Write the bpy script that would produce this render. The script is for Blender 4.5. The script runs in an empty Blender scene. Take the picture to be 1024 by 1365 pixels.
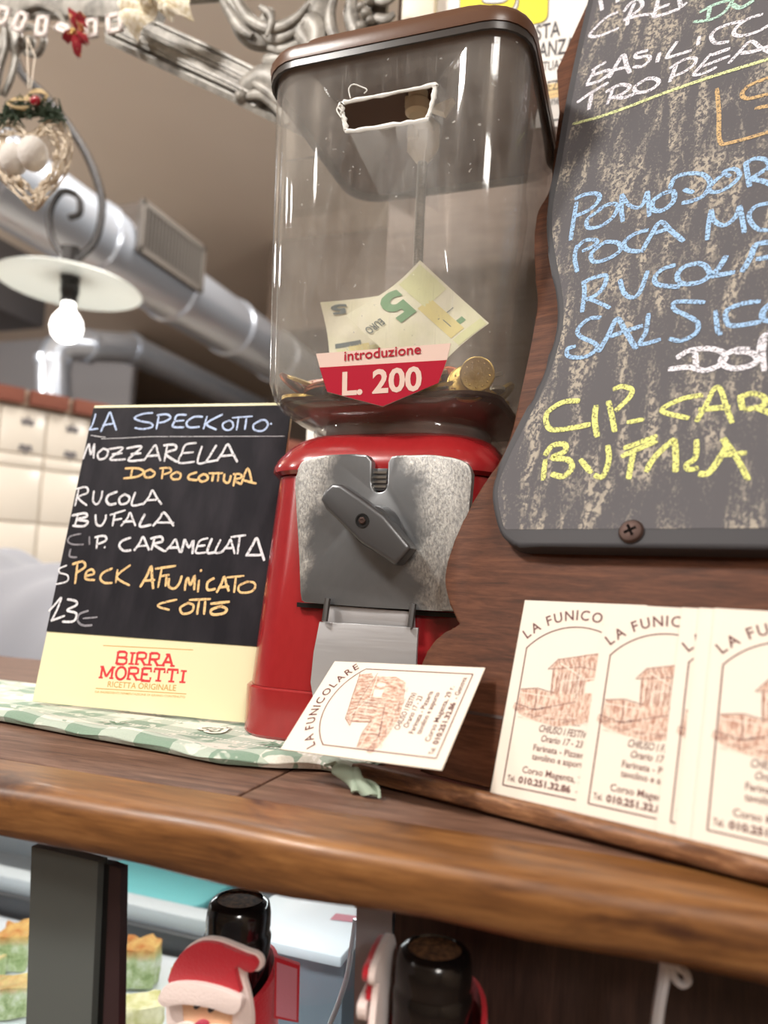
import bpy, bmesh, math, random
from mathutils import Vector, Matrix, Quaternion
C = bpy.context.scene.collection
SC = bpy.context.scene
V = Vector
# ------------------------------------------------------------------ camera
FPX, CX, CY = 1000.0, 512.0, 682.5            # focal length in pixels of the 1024x1365 frame
PITCH, ROLL, YAW = math.atan(93/1000.0), math.radians(2.7), math.radians(19.2)
CAM = V((0, 0, .092))                          # z = 0 is the counter top
FH = V((-math.sin(YAW), math.cos(YAW), 0)); XH = V((math.cos(YAW), math.sin(YAW), 0)); ZZ = V((0, 0, 1))
CF = math.cos(PITCH)*FH + math.sin(PITCH)*ZZ
U0 = -math.sin(PITCH)*FH + math.cos(PITCH)*ZZ
CR = math.cos(ROLL)*XH + math.sin(ROLL)*U0
CU = -math.sin(ROLL)*XH + math.cos(ROLL)*U0
cd = bpy.data.cameras.new('camera'); cam = bpy.data.objects.new('camera', cd); C.objects.link(cam)
cam.matrix_world = Matrix(((CR.x, CU.x, -CF.x, CAM.x), (CR.y, CU.y, -CF.y, CAM.y), (CR.z, CU.z, -CF.z, CAM.z), (0, 0, 0, 1)))
cd.sensor_fit = 'VERTICAL'; cd.sensor_height = 36; cd.lens = 36*FPX/1365; cd.clip_start = .01
cd.dof.use_dof = True; cd.dof.focus_distance = .41; cd.dof.aperture_fstop = 6.0
SC.camera = cam
# ------------------------------------------------------------------ light
SC.view_settings.view_transform = 'Standard'; SC.view_settings.look = 'None'
SC.view_settings.gamma = 1; SC.view_settings.use_curve_mapping = False
SC.view_settings.exposure = 0.24
w = bpy.data.worlds.new('world'); SC.world = w; w.use_nodes = True
w.node_tree.nodes['Background'].inputs[0].default_value = (1, .95, .9, 1)
w.node_tree.nodes['Background'].inputs[1].default_value = .10
def lamp(name, loc, target, power, size, col=(1, .955, .90)):
    l = bpy.data.lights.new(name, 'AREA'); l.energy = power; l.size = size; l.color = col; l.shape = 'SQUARE'
    o = bpy.data.objects.new(name, l); C.objects.link(o); o.location = loc
    o.rotation_euler = (V(target)-V(loc)).to_track_quat('-Z', 'Y').to_euler(); return o
def fill_point(name, loc, power, col=(1, .96, .91)):
    l = bpy.data.lights.new(name, 'POINT'); l.energy = power; l.shadow_soft_size = .11; l.color = col
    o = bpy.data.objects.new(name, l); C.objects.link(o); o.location = loc; return o
lamp('kitchen_ceiling_light', (-.80, 1.45, 1.46), (-.80, 1.45, 0), 16, .5)
fill_point('kitchen_fill_light', (-2.9, 1.25, 1.12), 40)  # added unseen point light, lifts the kitchen ceiling
fill_point('kitchen_fill_light', (.40, 1.7, 1.12), 26)  # second added point light for the kitchen ceiling
lamp('shop_key_fill_light', (-.95, -.55, 1.46), (-.5, .1, 0), 38, .30)
lamp('shop_key_fill_light', (.75, -.9, 1.46), (.4, -.2, 0), 15, .45)  # added front-right fill, no fixture behind it
lamp('shop_key_fill_light', (1.3, -2.2, 1.46), (1.2, -1.5, 0), 34, .6)  # added overhead fill, kept out of the tank's reflection
fill_point('shop_fill_light', (-2.2, -.9, 1.15), 34)  # added unseen point light, brightens the shop ceiling
fill_point('shop_fill_light', (.9, -1.6, 1.15), 20)  # another added point fill on the shop side

# ------------------------------------------------------------------ pixels to points on real planes
def ray(px, py): return CF + CR*((px-CX)/FPX) - CU*((py-CY)/FPX)
def on_y(px, py, y): d = ray(px, py); return CAM + d*((y-CAM.y)/d.y)
def on_z(px, py, z): d = ray(px, py); return CAM + d*((z-CAM.z)/d.z)
def on_x(px, py, x): d = ray(px, py); return CAM + d*((x-CAM.x)/d.x)
class Plane:
    """A flat face standing in the room: origin o, right u, up v, normal n."""
    def __init__(s, o, u, v):
        s.o, s.u, s.v = V(o), V(u).normalized(), V(v).normalized(); s.n = s.u.cross(s.v)
    def px(s, x, y):
        d = ray(x, y); p = CAM + d*((s.o-CAM).dot(s.n)/d.dot(s.n)) - s.o
        return (p.dot(s.u), p.dot(s.v))
    def mat(s):
        return Matrix(((s.u.x, s.v.x, s.n.x, s.o.x), (s.u.y, s.v.y, s.n.y, s.o.y), (s.u.z, s.v.z, s.n.z, s.o.z), (0, 0, 0, 1)))
    def up(s, d): return Plane(s.o + s.n*d, s.u, s.v)

# ------------------------------------------------------------------ materials
def mat(name, col, rough=.5, metal=0., spec=.5, coat=0., emit=None, trans=0., sheen=0.):
    m = bpy.data.materials.new(name); m.use_nodes = True
    b = m.node_tree.nodes['Principled BSDF']
    b.inputs['Base Color'].default_value = (*col, 1); b.inputs['Roughness'].default_value = rough
    b.inputs['Metallic'].default_value = metal; b.inputs['Specular IOR Level'].default_value = spec
    b.inputs['Coat Weight'].default_value = coat; b.inputs['Coat Roughness'].default_value = .08
    b.inputs['Transmission Weight'].default_value = trans; b.inputs['Sheen Weight'].default_value = sheen
    if emit: b.inputs['Emission Color'].default_value = (*emit[0], 1); b.inputs['Emission Strength'].default_value = emit[1]
    return m
def s2l(r, g, b):
    f = lambda c: ((c/255+.055)/1.055)**2.4 if c > 10 else c/255/12.92
    return (f(r), f(g), f(b))
class NT:
    def __init__(s, m): s.m = m; s.t = m.node_tree; s.b = s.t.nodes['Principled BSDF']
    def n(s, typ, **k):
        x = s.t.nodes.new(typ)
        for a, v in k.items(): setattr(x, a, v)
        return x
    def l(s, a, b): s.t.links.new(a, b)
    def coord(s, scale=(1, 1, 1), rot=(0, 0, 0), src='Object'):
        c = s.n('ShaderNodeTexCoord'); m = s.n('ShaderNodeMapping')
        m.inputs['Scale'].default_value = scale; m.inputs['Rotation'].default_value = rot
        s.l(c.outputs[src], m.inputs[0]); return m.outputs[0]
    def noise(s, co, scale, detail=4, rough=.55, dist=0.):
        x = s.n('ShaderNodeTexNoise'); x.inputs['Scale'].default_value = scale; x.inputs['Detail'].default_value = detail
        x.inputs['Roughness'].default_value = rough; x.inputs['Distortion'].default_value = dist
        s.l(co, x.inputs['Vector']); return x.outputs['Fac']
    def ramp(s, f, stops):
        x = s.n('ShaderNodeValToRGB'); e = x.color_ramp.elements
        while len(e) < len(stops): e.new(.5)
        for i, (p, c) in enumerate(stops):
            e[i].position = p; e[i].color = (*c, 1) if len(c) == 3 else c
        s.l(f, x.inputs[0]); return x.outputs[0]
    def mix(s, f, a, b):
        x = s.n('ShaderNodeMix', data_type='RGBA')
        for sock, val in ((x.inputs[0], f), (x.inputs[6], a), (x.inputs[7], b)):
            if isinstance(val, (int, float)): sock.default_value = val
            elif isinstance(val, tuple): sock.default_value = (*val, 1)
            else: s.l(val, sock)
        return x.outputs[2]
    def math(s, op, a, b=0., clamp=False):
        x = s.n('ShaderNodeMath', operation=op); x.use_clamp = clamp
        for i, val in enumerate((a, b)):
            if isinstance(val, (int, float)): x.inputs[i].default_value = val
            else: s.l(val, x.inputs[i])
        return x.outputs[0]
    def bump(s, h, st=.3, dist=.002):
        x = s.n('ShaderNodeBump'); x.inputs['Strength'].default_value = st; x.inputs['Distance'].default_value = dist
        s.l(h, x.inputs['Height']); s.l(x.outputs[0], s.b.inputs['Normal'])
    def col(s, c): s.l(c, s.b.inputs['Base Color'])
    def rough(s, c): s.l(c, s.b.inputs['Roughness'])
W0, K1 = (1, 1, 1), (0, 0, 0)
def wood(name, dark, mid, light, scale, rough=.35, coat=0., grain=(1, 12, 12), bump=.15):
    m = mat(name, mid, rough, coat=coat); t = NT(m)
    co = t.coord(tuple(g*scale for g in grain))
    f = t.noise(co, 3, 8, .65, .6); g = t.noise(co, 14, 3, .6, .2)
    f2 = t.math('ADD', t.math('MULTIPLY', f, .7), t.math('MULTIPLY', g, .3))
    t.col(t.ramp(f2, [(.32, dark), (.5, mid), (.68, light)])); t.bump(f2, bump, .001); return m
M = {}
M['counter_wood'] = wood('counter_wood', s2l(58, 36, 26), s2l(104, 75, 60), s2l(136, 104, 86), 5, .5, 0)
M['edge_wood'] = wood('edge_wood', s2l(72, 42, 22), s2l(124, 82, 44), s2l(158, 112, 66), 3.5, .42, .08)
t = NT(M['edge_wood'])                       # worn dark patches and knots in the varnished edge
b_in = t.b.inputs['Base Color'].links[0].from_socket
co = t.coord((7, 14, 14)); p = t.noise(co, 1.6, 5, .6, 1.2)
t.col(t.mix(t.ramp(p, [(.56, K1), (.7, W0)]), b_in, s2l(66, 38, 24)))
M['board_wood'] = wood('board_wood', s2l(50, 28, 17), s2l(82, 48, 31), s2l(106, 66, 45), 9, .55, 0, (1, 10, 1), .1)
M['ledge_wood'] = wood('ledge_wood', s2l(52, 30, 20), s2l(118, 78, 50), s2l(176, 130, 92), 14, .5, 0, (1, 8, 8), .3)
M['board_wood'].node_tree.nodes['Principled BSDF'].inputs['Specular IOR Level'].default_value = .2
M['board_edge'] = wood('board_edge', s2l(100, 58, 42), s2l(134, 84, 62), s2l(150, 98, 76), 8, .5, 0, (8, 1, 8))
M['panel_wood'] = wood('panel_wood', s2l(104, 88, 80), s2l(126, 108, 98), s2l(142, 124, 114), 4, .5, 0, (1, 8, 8), .05)
M['dark_wood'] = wood('dark_wood', s2l(38, 24, 20), s2l(58, 40, 34), s2l(76, 54, 46), 4, .5, 0, (10, 10, 1))
M['red'] = mat('red_enamel', s2l(172, 26, 32), .22, coat=.5)
t = NT(M['red']); n = t.noise(t.coord(), 90, 4, .7); c = t.noise(t.coord((1, 1, .4)), 240, 2)
t.col(t.mix(t.ramp(n, [(.70, K1), (.73, W0)]), t.mix(c, s2l(140, 27, 31), s2l(152, 35, 38)), s2l(84, 34, 30)))
M['lid'] = mat('brown_plastic', s2l(92, 64, 48), .3); t = NT(M['lid']); t.bump(t.noise(t.coord(), 400, 2), .06, .0005)
M['dark_plastic'] = mat('dark_plastic', s2l(58, 54, 52), .3)
M['zinc'] = mat('cast_zinc', s2l(128, 130, 132), .42, .75)
t = NT(M['zinc']); co = t.coord()
wear = t.noise(co, 26, 5, .65, .4); grit = t.noise(t.coord((1.3, 1, .6)), 700, 3, .7)
c = t.n('ShaderNodeTexCoord'); sx = t.n('ShaderNodeSeparateXYZ'); t.l(c.outputs['Object'], sx.inputs[0])
edge = t.math('MULTIPLY', t.math('ABSOLUTE', t.math('ADD', sx.outputs[0], -.002)), 15.)
hi = t.math('MULTIPLY', t.math('ADD', sx.outputs[2], -.085), 2.6)
wf = t.ramp(t.math('ADD', t.math('ADD', t.math('MULTIPLY', wear, .8), edge), hi), [(.85, K1), (1.5, W0)])
mask = t.math('MULTIPLY', wf, t.math('MULTIPLY', t.ramp(grit, [(.34, (.3, .3, .3)), (.66, W0)]), .8))
t.col(t.mix(mask, t.mix(wear, s2l(104, 107, 110), s2l(140, 142, 144)), s2l(208, 205, 198)))
t.rough(t.math('ADD', t.math('MULTIPLY', mask, .2), .38)); t.bump(t.math('MULTIPLY', grit, wf), .5, .0006)
M['knob'] = mat('knob_metal', s2l(98, 99, 101), .38, .75)
M['alu'] = mat('brushed_aluminium', s2l(190, 190, 192), .42, .55)
t = NT(M['alu']); t.rough(t.ramp(t.noise(t.coord((8, 8, 300)), 4, 3), [(.3, (.28,)*3), (.7, (.45,)*3)]))
M['steel'] = mat('steel', s2l(150, 146, 140), .35, .9)
M['black'] = mat('black', s2l(16, 16, 17), .4)
M['rust'] = mat('dark_screw', s2l(70, 52, 46), .5, .6)
M['nylon'] = mat('ivory_nylon', s2l(230, 214, 184), .5)
M['frost'] = mat('chipped_acrylic', s2l(226, 226, 222), .7)
def acrylic():
    m = bpy.data.materials.new('scratched_acrylic'); m.use_nodes = True; t = m.node_tree; t.nodes.clear()
    class T(NT):
        def __init__(s): s.m = m; s.t = t
    q = T()
    tr = q.n('ShaderNodeBsdfTransparent'); tr.inputs[0].default_value = (.975, .975, .965, 1)
    gl = q.n('ShaderNodeBsdfGlossy'); gl.inputs['Roughness'].default_value = .06
    df = q.n('ShaderNodeBsdfDiffuse'); df.inputs[0].default_value = (.8, .78, .74, 1)
    fr = q.n('ShaderNodeFresnel'); ge = q.n('ShaderNodeNewGeometry'); ior = q.n('ShaderNodeMapRange'); ior.inputs['To Min'].default_value = 1.49; ior.inputs['To Max'].default_value = 1/1.49
    q.l(ge.outputs['Backfacing'], ior.inputs['Value']); q.l(ior.outputs[0], fr.inputs[0])
    m1 = q.n('ShaderNodeMixShader'); q.l(fr.outputs[0], m1.inputs[0]); q.l(tr.outputs[0], m1.inputs[1]); q.l(gl.outputs[0], m1.inputs[2])
    a = q.noise(q.coord((40, 40, 9)), 2.5, 6, .7, .5); b = q.noise(q.coord((1, 1, 1), (.3, .5, .2)), 14, 5, .7)
    sc = q.noise(q.coord((900, 900, 14), (.15, .1, .3)), 1, 2, .5)
    sp = q.noise(q.coord((1, 1, 1)), 260, 2, .5)
    h = q.math('ADD', q.math('MULTIPLY', q.ramp(a, [(.35, K1), (.75, W0)]), .05), q.math('MULTIPLY', q.ramp(b, [(.3, K1), (.8, W0)]), .09))
    h = q.math('ADD', h, q.math('MULTIPLY', q.ramp(sc, [(.66, K1), (.74, W0)]), .10))
    h = q.math('ADD', h, q.math('MULTIPLY', q.ramp(sp, [(.72, K1), (.76, W0)]), .25))
    h = q.math('ADD', h, .015, True)
    m2 = q.n('ShaderNodeMixShader'); q.l(h, m2.inputs[0]); q.l(m1.outputs[0], m2.inputs[1]); q.l(df.outputs[0], m2.inputs[2])
    o = q.n('ShaderNodeOutputMaterial'); q.l(m2.outputs[0], o.inputs[0]); return m
M['acrylic'] = acrylic()
def pane():
    m = bpy.data.materials.new('clear_glass'); m.use_nodes = True; t = m.node_tree; t.nodes.clear()
    tr = t.nodes.new('ShaderNodeBsdfTransparent'); tr.inputs[0].default_value = (.95, .97, .96, 1)
    gl = t.nodes.new('ShaderNodeBsdfGlossy'); gl.inputs['Roughness'].default_value = .02
    fr = t.nodes.new('ShaderNodeFresnel'); ge = t.nodes.new('ShaderNodeNewGeometry'); ior = t.nodes.new('ShaderNodeMapRange'); ior.inputs['To Min'].default_value = 1.4; ior.inputs['To Max'].default_value = 1/1.4
    t.links.new(ge.outputs['Backfacing'], ior.inputs['Value']); t.links.new(ior.outputs[0], fr.inputs[0])
    mx = t.nodes.new('ShaderNodeMixShader'); o = t.nodes.new('ShaderNodeOutputMaterial')
    t.links.new(fr.outputs[0], mx.inputs[0]); t.links.new(tr.outputs[0], mx.inputs[1]); t.links.new(gl.outputs[0], mx.inputs[2]); t.links.new(mx.outputs[0], o.inputs[0]); return m
M['pane'] = pane()
def slate(name, base, smear, amount):
    m = mat(name, base, .75, spec=.25); t = NT(m)
    st = t.noise(t.coord((112, 24, 1), (0, 0, .22)), 1.0, 3, .55, .3)
    gr = t.noise(t.coord((150, 100, 1), (0, 0, .3)), 3.0, 3, .6, .4); big = t.noise(t.coord((6, 5, 1)), 1, 3)
    fine = t.noise(t.coord((260, 170, 1), (0, 0, .3)), 3.0, 2, .6)
    k = t.math('MULTIPLY', t.ramp(st, [(.50, K1), (.62, W0)]), t.ramp(gr, [(.46, K1), (.56, W0)]))
    k = t.math('ADD', k, t.math('MULTIPLY', t.ramp(st, [(.40, K1), (.6, W0)]), t.math('MULTIPLY', t.ramp(fine, [(.56, K1), (.62, W0)]), .55)), True)
    t.col(t.mix(k, t.mix(big, base, tuple(c*1.25 for c in base)), smear)); return m
M['slate'] = slate('smeared_slate', s2l(84, 82, 85), s2l(164, 156, 143), .545)
M['slate_edge'] = mat('slate_edge', s2l(64, 63, 66), .6, spec=.3)
M['blackboard'] = mat('blackboard', s2l(46, 45, 50), .7, spec=.12)
t = NT(M['blackboard']); t.col(t.mix(t.ramp(t.noise(t.coord((10, 3, 1)), 6, 4), [(.4, K1), (.75, W0)]), s2l(34, 33, 38), s2l(50, 48, 53)))
def chalk(name, col, under=s2l(84, 82, 84), lo=.36):
    m = mat('chalk_'+name, col, .9, spec=.1); t = NT(m)
    t.col(t.mix(t.ramp(t.noise(t.coord(), 900, 3, .7), [(lo, K1), (lo+.18, W0)]), under, col)); M['chalk_'+name] = m
chalk('white', s2l(232, 230, 238)); chalk('blue', s2l(158, 194, 232)); chalk('yellow', s2l(232, 234, 140)); chalk('mint', s2l(184, 222, 204))
chalk('orange', s2l(204, 172, 124)); chalk('lime', s2l(226, 234, 170))
BB = s2l(60, 58, 64)
chalk('small_white', s2l(222, 222, 226), BB, .3); chalk('small_blue', s2l(190, 208, 240), BB, .3); chalk('small_peach', s2l(232, 196, 140), BB, .3); chalk('small_faint', s2l(140, 138, 144), BB, .3)
M['cream'] = mat('cream_card', s2l(230, 224, 184), .55)
M['logo_red'] = mat('logo_red', s2l(206, 50, 56), .5); M['logo_gold'] = mat('logo_gold', s2l(206, 160, 84), .5)
M['paper'] = mat('ivory_card', s2l(228, 217, 203), .6, spec=.3)
M['ink'] = mat('brown_ink', s2l(104, 66, 62), .6); M['ink_dark'] = mat('dark_brown_ink', s2l(96, 52, 50), .6)
M['hatch'] = mat('brown_hatching', s2l(198, 140, 118), .6)
t = NT(M['hatch']); f = t.noise(t.coord((900, 260, 1), (0, 0, .2)), 1, 4, .7); t.col(t.mix(t.ramp(f, [(.4, K1), (.62, W0)]), s2l(224, 202, 184), s2l(166, 114, 92)))
M['white_card'] = mat('white_print', s2l(242, 238, 232), .6)
M['sticker_red'] = mat('sticker_red', s2l(166, 20, 46), .3, coat=.3); M['sticker_pale'] = mat('sticker_pale', s2l(216, 190, 178), .35, coat=.3)
M['note'] = mat('banknote_paper', s2l(226, 222, 198), .7)
t = NT(M['note']); t.col(t.mix(t.ramp(t.noise(t.coord(), 45, 4), [(.4, K1), (.65, W0)]), s2l(232, 228, 208), s2l(222, 220, 190)))
M['note_yellow'] = mat('banknote_yellow', s2l(222, 208, 140), .7); M['note_green'] = mat('banknote_green', s2l(108, 154, 112), .7)
M['note_lime'] = mat('banknote_lime', s2l(218, 220, 172), .7); M['note_slate'] = mat('banknote_slate', s2l(84, 100, 104), .7)
M['brass'] = mat('brass_coin', s2l(200, 170, 100), .35, .9); M['copper'] = mat('copper_coin', s2l(150, 86, 60), .38, .85); M['nickel'] = mat('nickel_coin', s2l(170, 164, 150), .35, .9)
for k in ('brass', 'copper', 'nickel'):
    t = NT(M[k]); t.bump(t.noise(t.coord(), 700, 3, .6), .5, .0005)
M['ceiling'] = mat('ceiling_paint', s2l(196, 182, 166), .8); t = NT(M['ceiling']); t.col(t.mix(t.noise(t.coord(), 1.3, 3), s2l(214, 198, 180), s2l(228, 212, 194)))
M['wall_grey'] = mat('grey_wall', s2l(168, 168, 173), .8); M['wall_brown'] = mat('brown_wall', s2l(128, 112, 100), .8)
M['floor'] = mat('floor_tiles', s2l(120, 100, 84), .5)
t = NT(M['floor']); bk = t.n('ShaderNodeTexBrick'); bk.inputs['Scale'].default_value = 3; bk.inputs['Color1'].default_value = (*s2l(130, 104, 86), 1); bk.inputs['Color2'].default_value = (*s2l(118, 96, 80), 1); bk.inputs['Mortar'].default_value = (*s2l(90, 84, 78), 1); t.l(t.coord(), bk.inputs[0]); t.col(bk.outputs[0])
M['silver'] = mat('silver_paint', s2l(150, 147, 140), .45, .15)
t = NT(M['silver']); f = t.noise(t.coord((1, 1, 1)), 60, 5, .7); t.col(t.ramp(f, [(.35, s2l(98, 94, 88)), (.6, s2l(146, 142, 134))])); t.bump(f, .3, .001)
M['duct'] = mat('galvanised_duct', s2l(206, 214, 226), .28, .65); M['duct_dark'] = mat('dull_duct', s2l(126, 118, 112), .4, .6)
M['grille'] = mat('grille', s2l(112, 106, 100), .5, .3); M['filler'] = mat('dark_filler', s2l(92, 90, 92), .5, .3)
M['tile'] = mat('glazed_tile', s2l(236, 228, 214), .25); M['grout'] = mat('grout', s2l(206, 196, 182), .8); M['motif'] = mat('tile_motif', s2l(112, 108, 112), .4)
M['brick'] = mat('brick', s2l(140, 84, 68), .85); M['mortar'] = mat('mortar', s2l(190, 172, 152), .9)
M['cloth_grey'] = mat('pale_grey_cloth', s2l(150, 152, 160), .9, sheen=.2)
M['wicker'] = mat('wicker', s2l(200, 186, 166), .75); M['burlap'] = mat('burlap', s2l(190, 168, 128), .9); M['fir'] = mat('fir_green', s2l(50, 66, 48), .8)
M['pompom'] = mat('white_pompom', s2l(206, 201, 195), .95, sheen=.3); t = NT(M['pompom']); t.bump(t.noise(t.coord(), 400, 3), .6, .002)
M['gem'] = mat('red_gem', s2l(150, 10, 34), .12, coat=1); M['felt_white'] = mat('white_felt', s2l(226, 216, 212), .95)
M['lace'] = mat('cream_lace', s2l(232, 224, 204), .9); t = NT(M['lace']); f = t.noise(t.coord(), 260, 2); t.col(t.mix(t.ramp(f, [(.45, K1), (.6, W0)]), s2l(240, 234, 218), s2l(214, 202, 172)))
M['petal'] = mat('red_petal', s2l(158, 34, 46), .6); t = NT(M['petal']); f = t.noise(t.coord(), 130, 2); t.col(t.mix(t.ramp(f, [(.55, K1), (.62, W0)]), s2l(150, 28, 42), s2l(216, 176, 132)))
M['gold'] = mat('gold_thread', s2l(206, 174, 110), .4, .6); M['string'] = mat('string', s2l(216, 204, 188), .8)
M['iron'] = mat('black_iron', s2l(58, 56, 56), .35, .5)
M['enamel'] = mat('white_enamel', s2l(222, 228, 222), .3); M['bulb'] = mat('glowing_bulb', s2l(255, 250, 240), .4, emit=((1, .97, .92), 3.5))
M['poster_yellow'] = mat('poster_yellow', s2l(250, 232, 60), .5); M['poster_orange'] = mat('poster_orange', s2l(240, 208, 150), .5); M['poster_ink'] = mat('poster_ink', s2l(76, 74, 78), .6)
M['trim'] = mat('cream_trim', s2l(226, 218, 200), .5)

# ------------------------------------------------------------------ mesh helpers
class MB:
    def __init__(s): s.v, s.f, s.mi, s.ms = [], [], [], []
    def add(s, vs, fs, m):
        if m not in s.ms: s.ms.append(m)
        i = s.ms.index(m); k = len(s.v)
        s.v += [tuple(p) for p in vs]; s.f += [tuple(a+k for a in f) for f in fs]; s.mi += [i]*len(fs)
        return s
    def box(s, c, h, m, bev=0., rot=None, seg=2):
        bm = bmesh.new(); bmesh.ops.create_cube(bm, size=2); bmesh.ops.scale(bm, vec=V(h), verts=bm.verts)
        if bev: bmesh.ops.bevel(bm, geom=bm.edges[:]+bm.verts[:], offset=bev, segments=seg, affect='EDGES', profile=.5)
        R = (rot.to_3x3() if rot is not None else Matrix.Identity(3))
        bm.verts.index_update(); s.add([R @ v.co + V(c) for v in bm.verts], [[v.index for v in f.verts] for f in bm.faces], m); bm.free(); return s
    def loft(s, rings, m, cap=(True, True)):
        n = len(rings[0]); vs = [p for r in rings for p in r]; fs = []
        for i in range(len(rings)-1):
            for j in range(n): a, b = i*n+j, i*n+(j+1) % n; fs.append((a, b, b+n, a+n))
        if cap[0]: fs.append(tuple(range(n))[::-1])
        if cap[1]: fs.append(tuple(range((len(rings)-1)*n, len(rings)*n)))
        return s.add(vs, fs, m)
    def tube(s, pts, rad, m, n=8, flat=1., cap=True, closed=False, up=None):
        pts = [V(p) for p in pts]; L = len(pts); rings = []; prev = None
        for i, p in enumerate(pts):
            a, b = (pts[(i-1) % L], pts[(i+1) % L]) if closed else (pts[max(i-1, 0)], pts[min(i+1, L-1)])
            d = (b-a).normalized() if (b-a).length > 1e-9 else V((0, 0, 1))
            if prev is None:
                q = V(up) if up else (V((0, 0, 1)) if abs(d.z) < .9 else V((1, 0, 0)))
            else: q = prev
            x = q - d*q.dot(d); x = x.normalized() if x.length > 1e-6 else d.orthogonal().normalized(); prev = x; y = d.cross(x)
            r = rad[i] if isinstance(rad, (list, tuple)) else rad
            rings.append([p + x*(r*math.cos(k*2*math.pi/n)) + y*(r*flat*math.sin(k*2*math.pi/n)) for k in range(n)])
        if closed: rings.append(rings[0]); cap = False
        return s.loft(rings, m, (cap, cap))
    def lathe(s, prof, m, n=32, at=(0, 0, 0), rot=None, cap=(True, True)):
        R = rot.to_3x3() if rot is not None else Matrix.Identity(3)
        return s.loft([[R @ V((r*math.cos(k*2*math.pi/n), r*math.sin(k*2*math.pi/n), z)) + V(at) for k in range(n)] for r, z in prof], m, cap)
    def ball(s, c, r, m, n=16, sc=(1, 1, 1)):
        return s.lathe([(max(r*math.sin(i*math.pi/n), 1e-5)*1., -r*math.cos(i*math.pi/n)) for i in range(n+1)], m, n*2, (0, 0, 0)) if False else s.loft(
            [[V((c[0]+sc[0]*r*math.sin(i*math.pi/n)*math.cos(k*math.pi/n), c[1]+sc[1]*r*math.sin(i*math.pi/n)*math.sin(k*math.pi/n), c[2]-sc[2]*r*math.cos(i*math.pi/n))) for k in range(2*n)] for i in range(n+1)], m, (False, False))
    def prism(s, poly, z0, z1, m, bev=0., mx=None, seg=2):
        bm = bmesh.new(); vs = [bm.verts.new((p[0], p[1], z0)) for p in poly]; f = bm.faces.new(vs)
        if f.normal.z > 0 and z1 > z0 or f.normal.z < 0 and z1 < z0: pass
        bm.normal_update(); e = bmesh.ops.extrude_face_region(bm, geom=[f])
        top = [g for g in e['geom'] if isinstance(g, bmesh.types.BMVert)]
        for v in top: v.co.z = z1
        if bev:
            tf = set(top); eds = [ed for ed in bm.edges if ed.verts[0] in tf and ed.verts[1] in tf]
            bmesh.ops.bevel(bm, geom=eds, offset=bev, segments=seg, affect='EDGES', profile=.5, clamp_overlap=True)
        bmesh.ops.recalc_face_normals(bm, faces=bm.faces); bm.verts.index_update()
        s.add([(mx @ v.co) if mx else v.co for v in bm.verts], [[v.index for v in f.verts] for f in bm.faces], m); bm.free(); return s
    def poly(s, pts, z, m): return s.add([(p[0], p[1], z) for p in pts], [tuple(range(len(pts)))], m)
    def ribbon(s, pts, wd, z, m, taper=True):
        pts = [V(p[:2]) for p in pts]; n = len(pts); L, R = [], []
        for i, p in enumerate(pts):
            d = pts[min(i+1, n-1)] - pts[max(i-1, 0)]
            d = d.normalized() if d.length > 1e-9 else V((1, 0))
            q = V((-d.y, d.x)); k = wd/2*(.75 if taper and i in (0, n-1) else 1)
            L.append(p+q*k); R.append(p-q*k)
        vs = [(p.x, p.y, z) for p in L+R]
        return s.add(vs, [(i, n+i, n+i+1, i+1) for i in range(n-1)], m)
    def sheet(s, nu, nv, fn, m, th=0.):
        vs = [V(fn(i/(nu-1), j/(nv-1))) for j in range(nv) for i in range(nu)]
        fs = [(j*nu+i, j*nu+i+1, (j+1)*nu+i+1, (j+1)*nu+i) for j in range(nv-1) for i in range(nu-1)]
        if th:
            ns = [V((0, 0, 0)) for _ in vs]
            for f in fs:
                nn = (vs[f[1]]-vs[f[0]]).cross(vs[f[3]]-vs[f[0]])
                for a in f: ns[a] += nn
            k = len(vs); vs2 = [p - n.normalized()*th for p, n in zip(vs, ns)]
            b = [i for i in range(nu)] + [j*nu+nu-1 for j in range(1, nv)] + [(nv-1)*nu+i for i in range(nu-2, -1, -1)] + [j*nu for j in range(nv-2, 0, -1)]
            fs = fs + [tuple(a+k for a in f[::-1]) for f in fs] + [(b[(i+1) % len(b)], b[i], b[i]+k, b[(i+1) % len(b)]+k) for i in range(len(b))]
            vs = vs + vs2
        return s.add(vs, fs, m)
    def build(s, name, parent=None, ang=35, smooth=True):
        me = bpy.data.meshes.new(name); me.from_pydata(s.v, [], s.f)
        for m in s.ms: me.materials.append(M[m])
        me.polygons.foreach_set('material_index', s.mi); me.polygons.foreach_set('use_smooth', [smooth]*len(s.f))
        bm = bmesh.new(); bm.from_mesh(me)
        if not getattr(s, 'keep', False): bmesh.ops.recalc_face_normals(bm, faces=bm.faces)
        bm.to_mesh(me); bm.free()
        me.set_sharp_from_angle(angle=math.radians(ang)); me.update()
        o = bpy.data.objects.new(name, me); C.objects.link(o)
        if parent: o.parent = parent
        return o
def tag(o, label=None, cat=None, group=None, kind=None):
    for k, v in (('label', label), ('category', cat), ('group', group), ('kind', kind)):
        if v: o[k] = v
    return o
def thing(name, label, cat, mx=None, group=None):
    o = bpy.data.objects.new(name, None); C.objects.link(o); o.empty_display_size = .01
    if mx is not None: o.matrix_world = mx if isinstance(mx, Matrix) else Matrix.Translation(V(mx))
    return tag(o, label, cat, group)
def struct(mb, name): return tag(mb.build(name), kind='structure')
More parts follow.
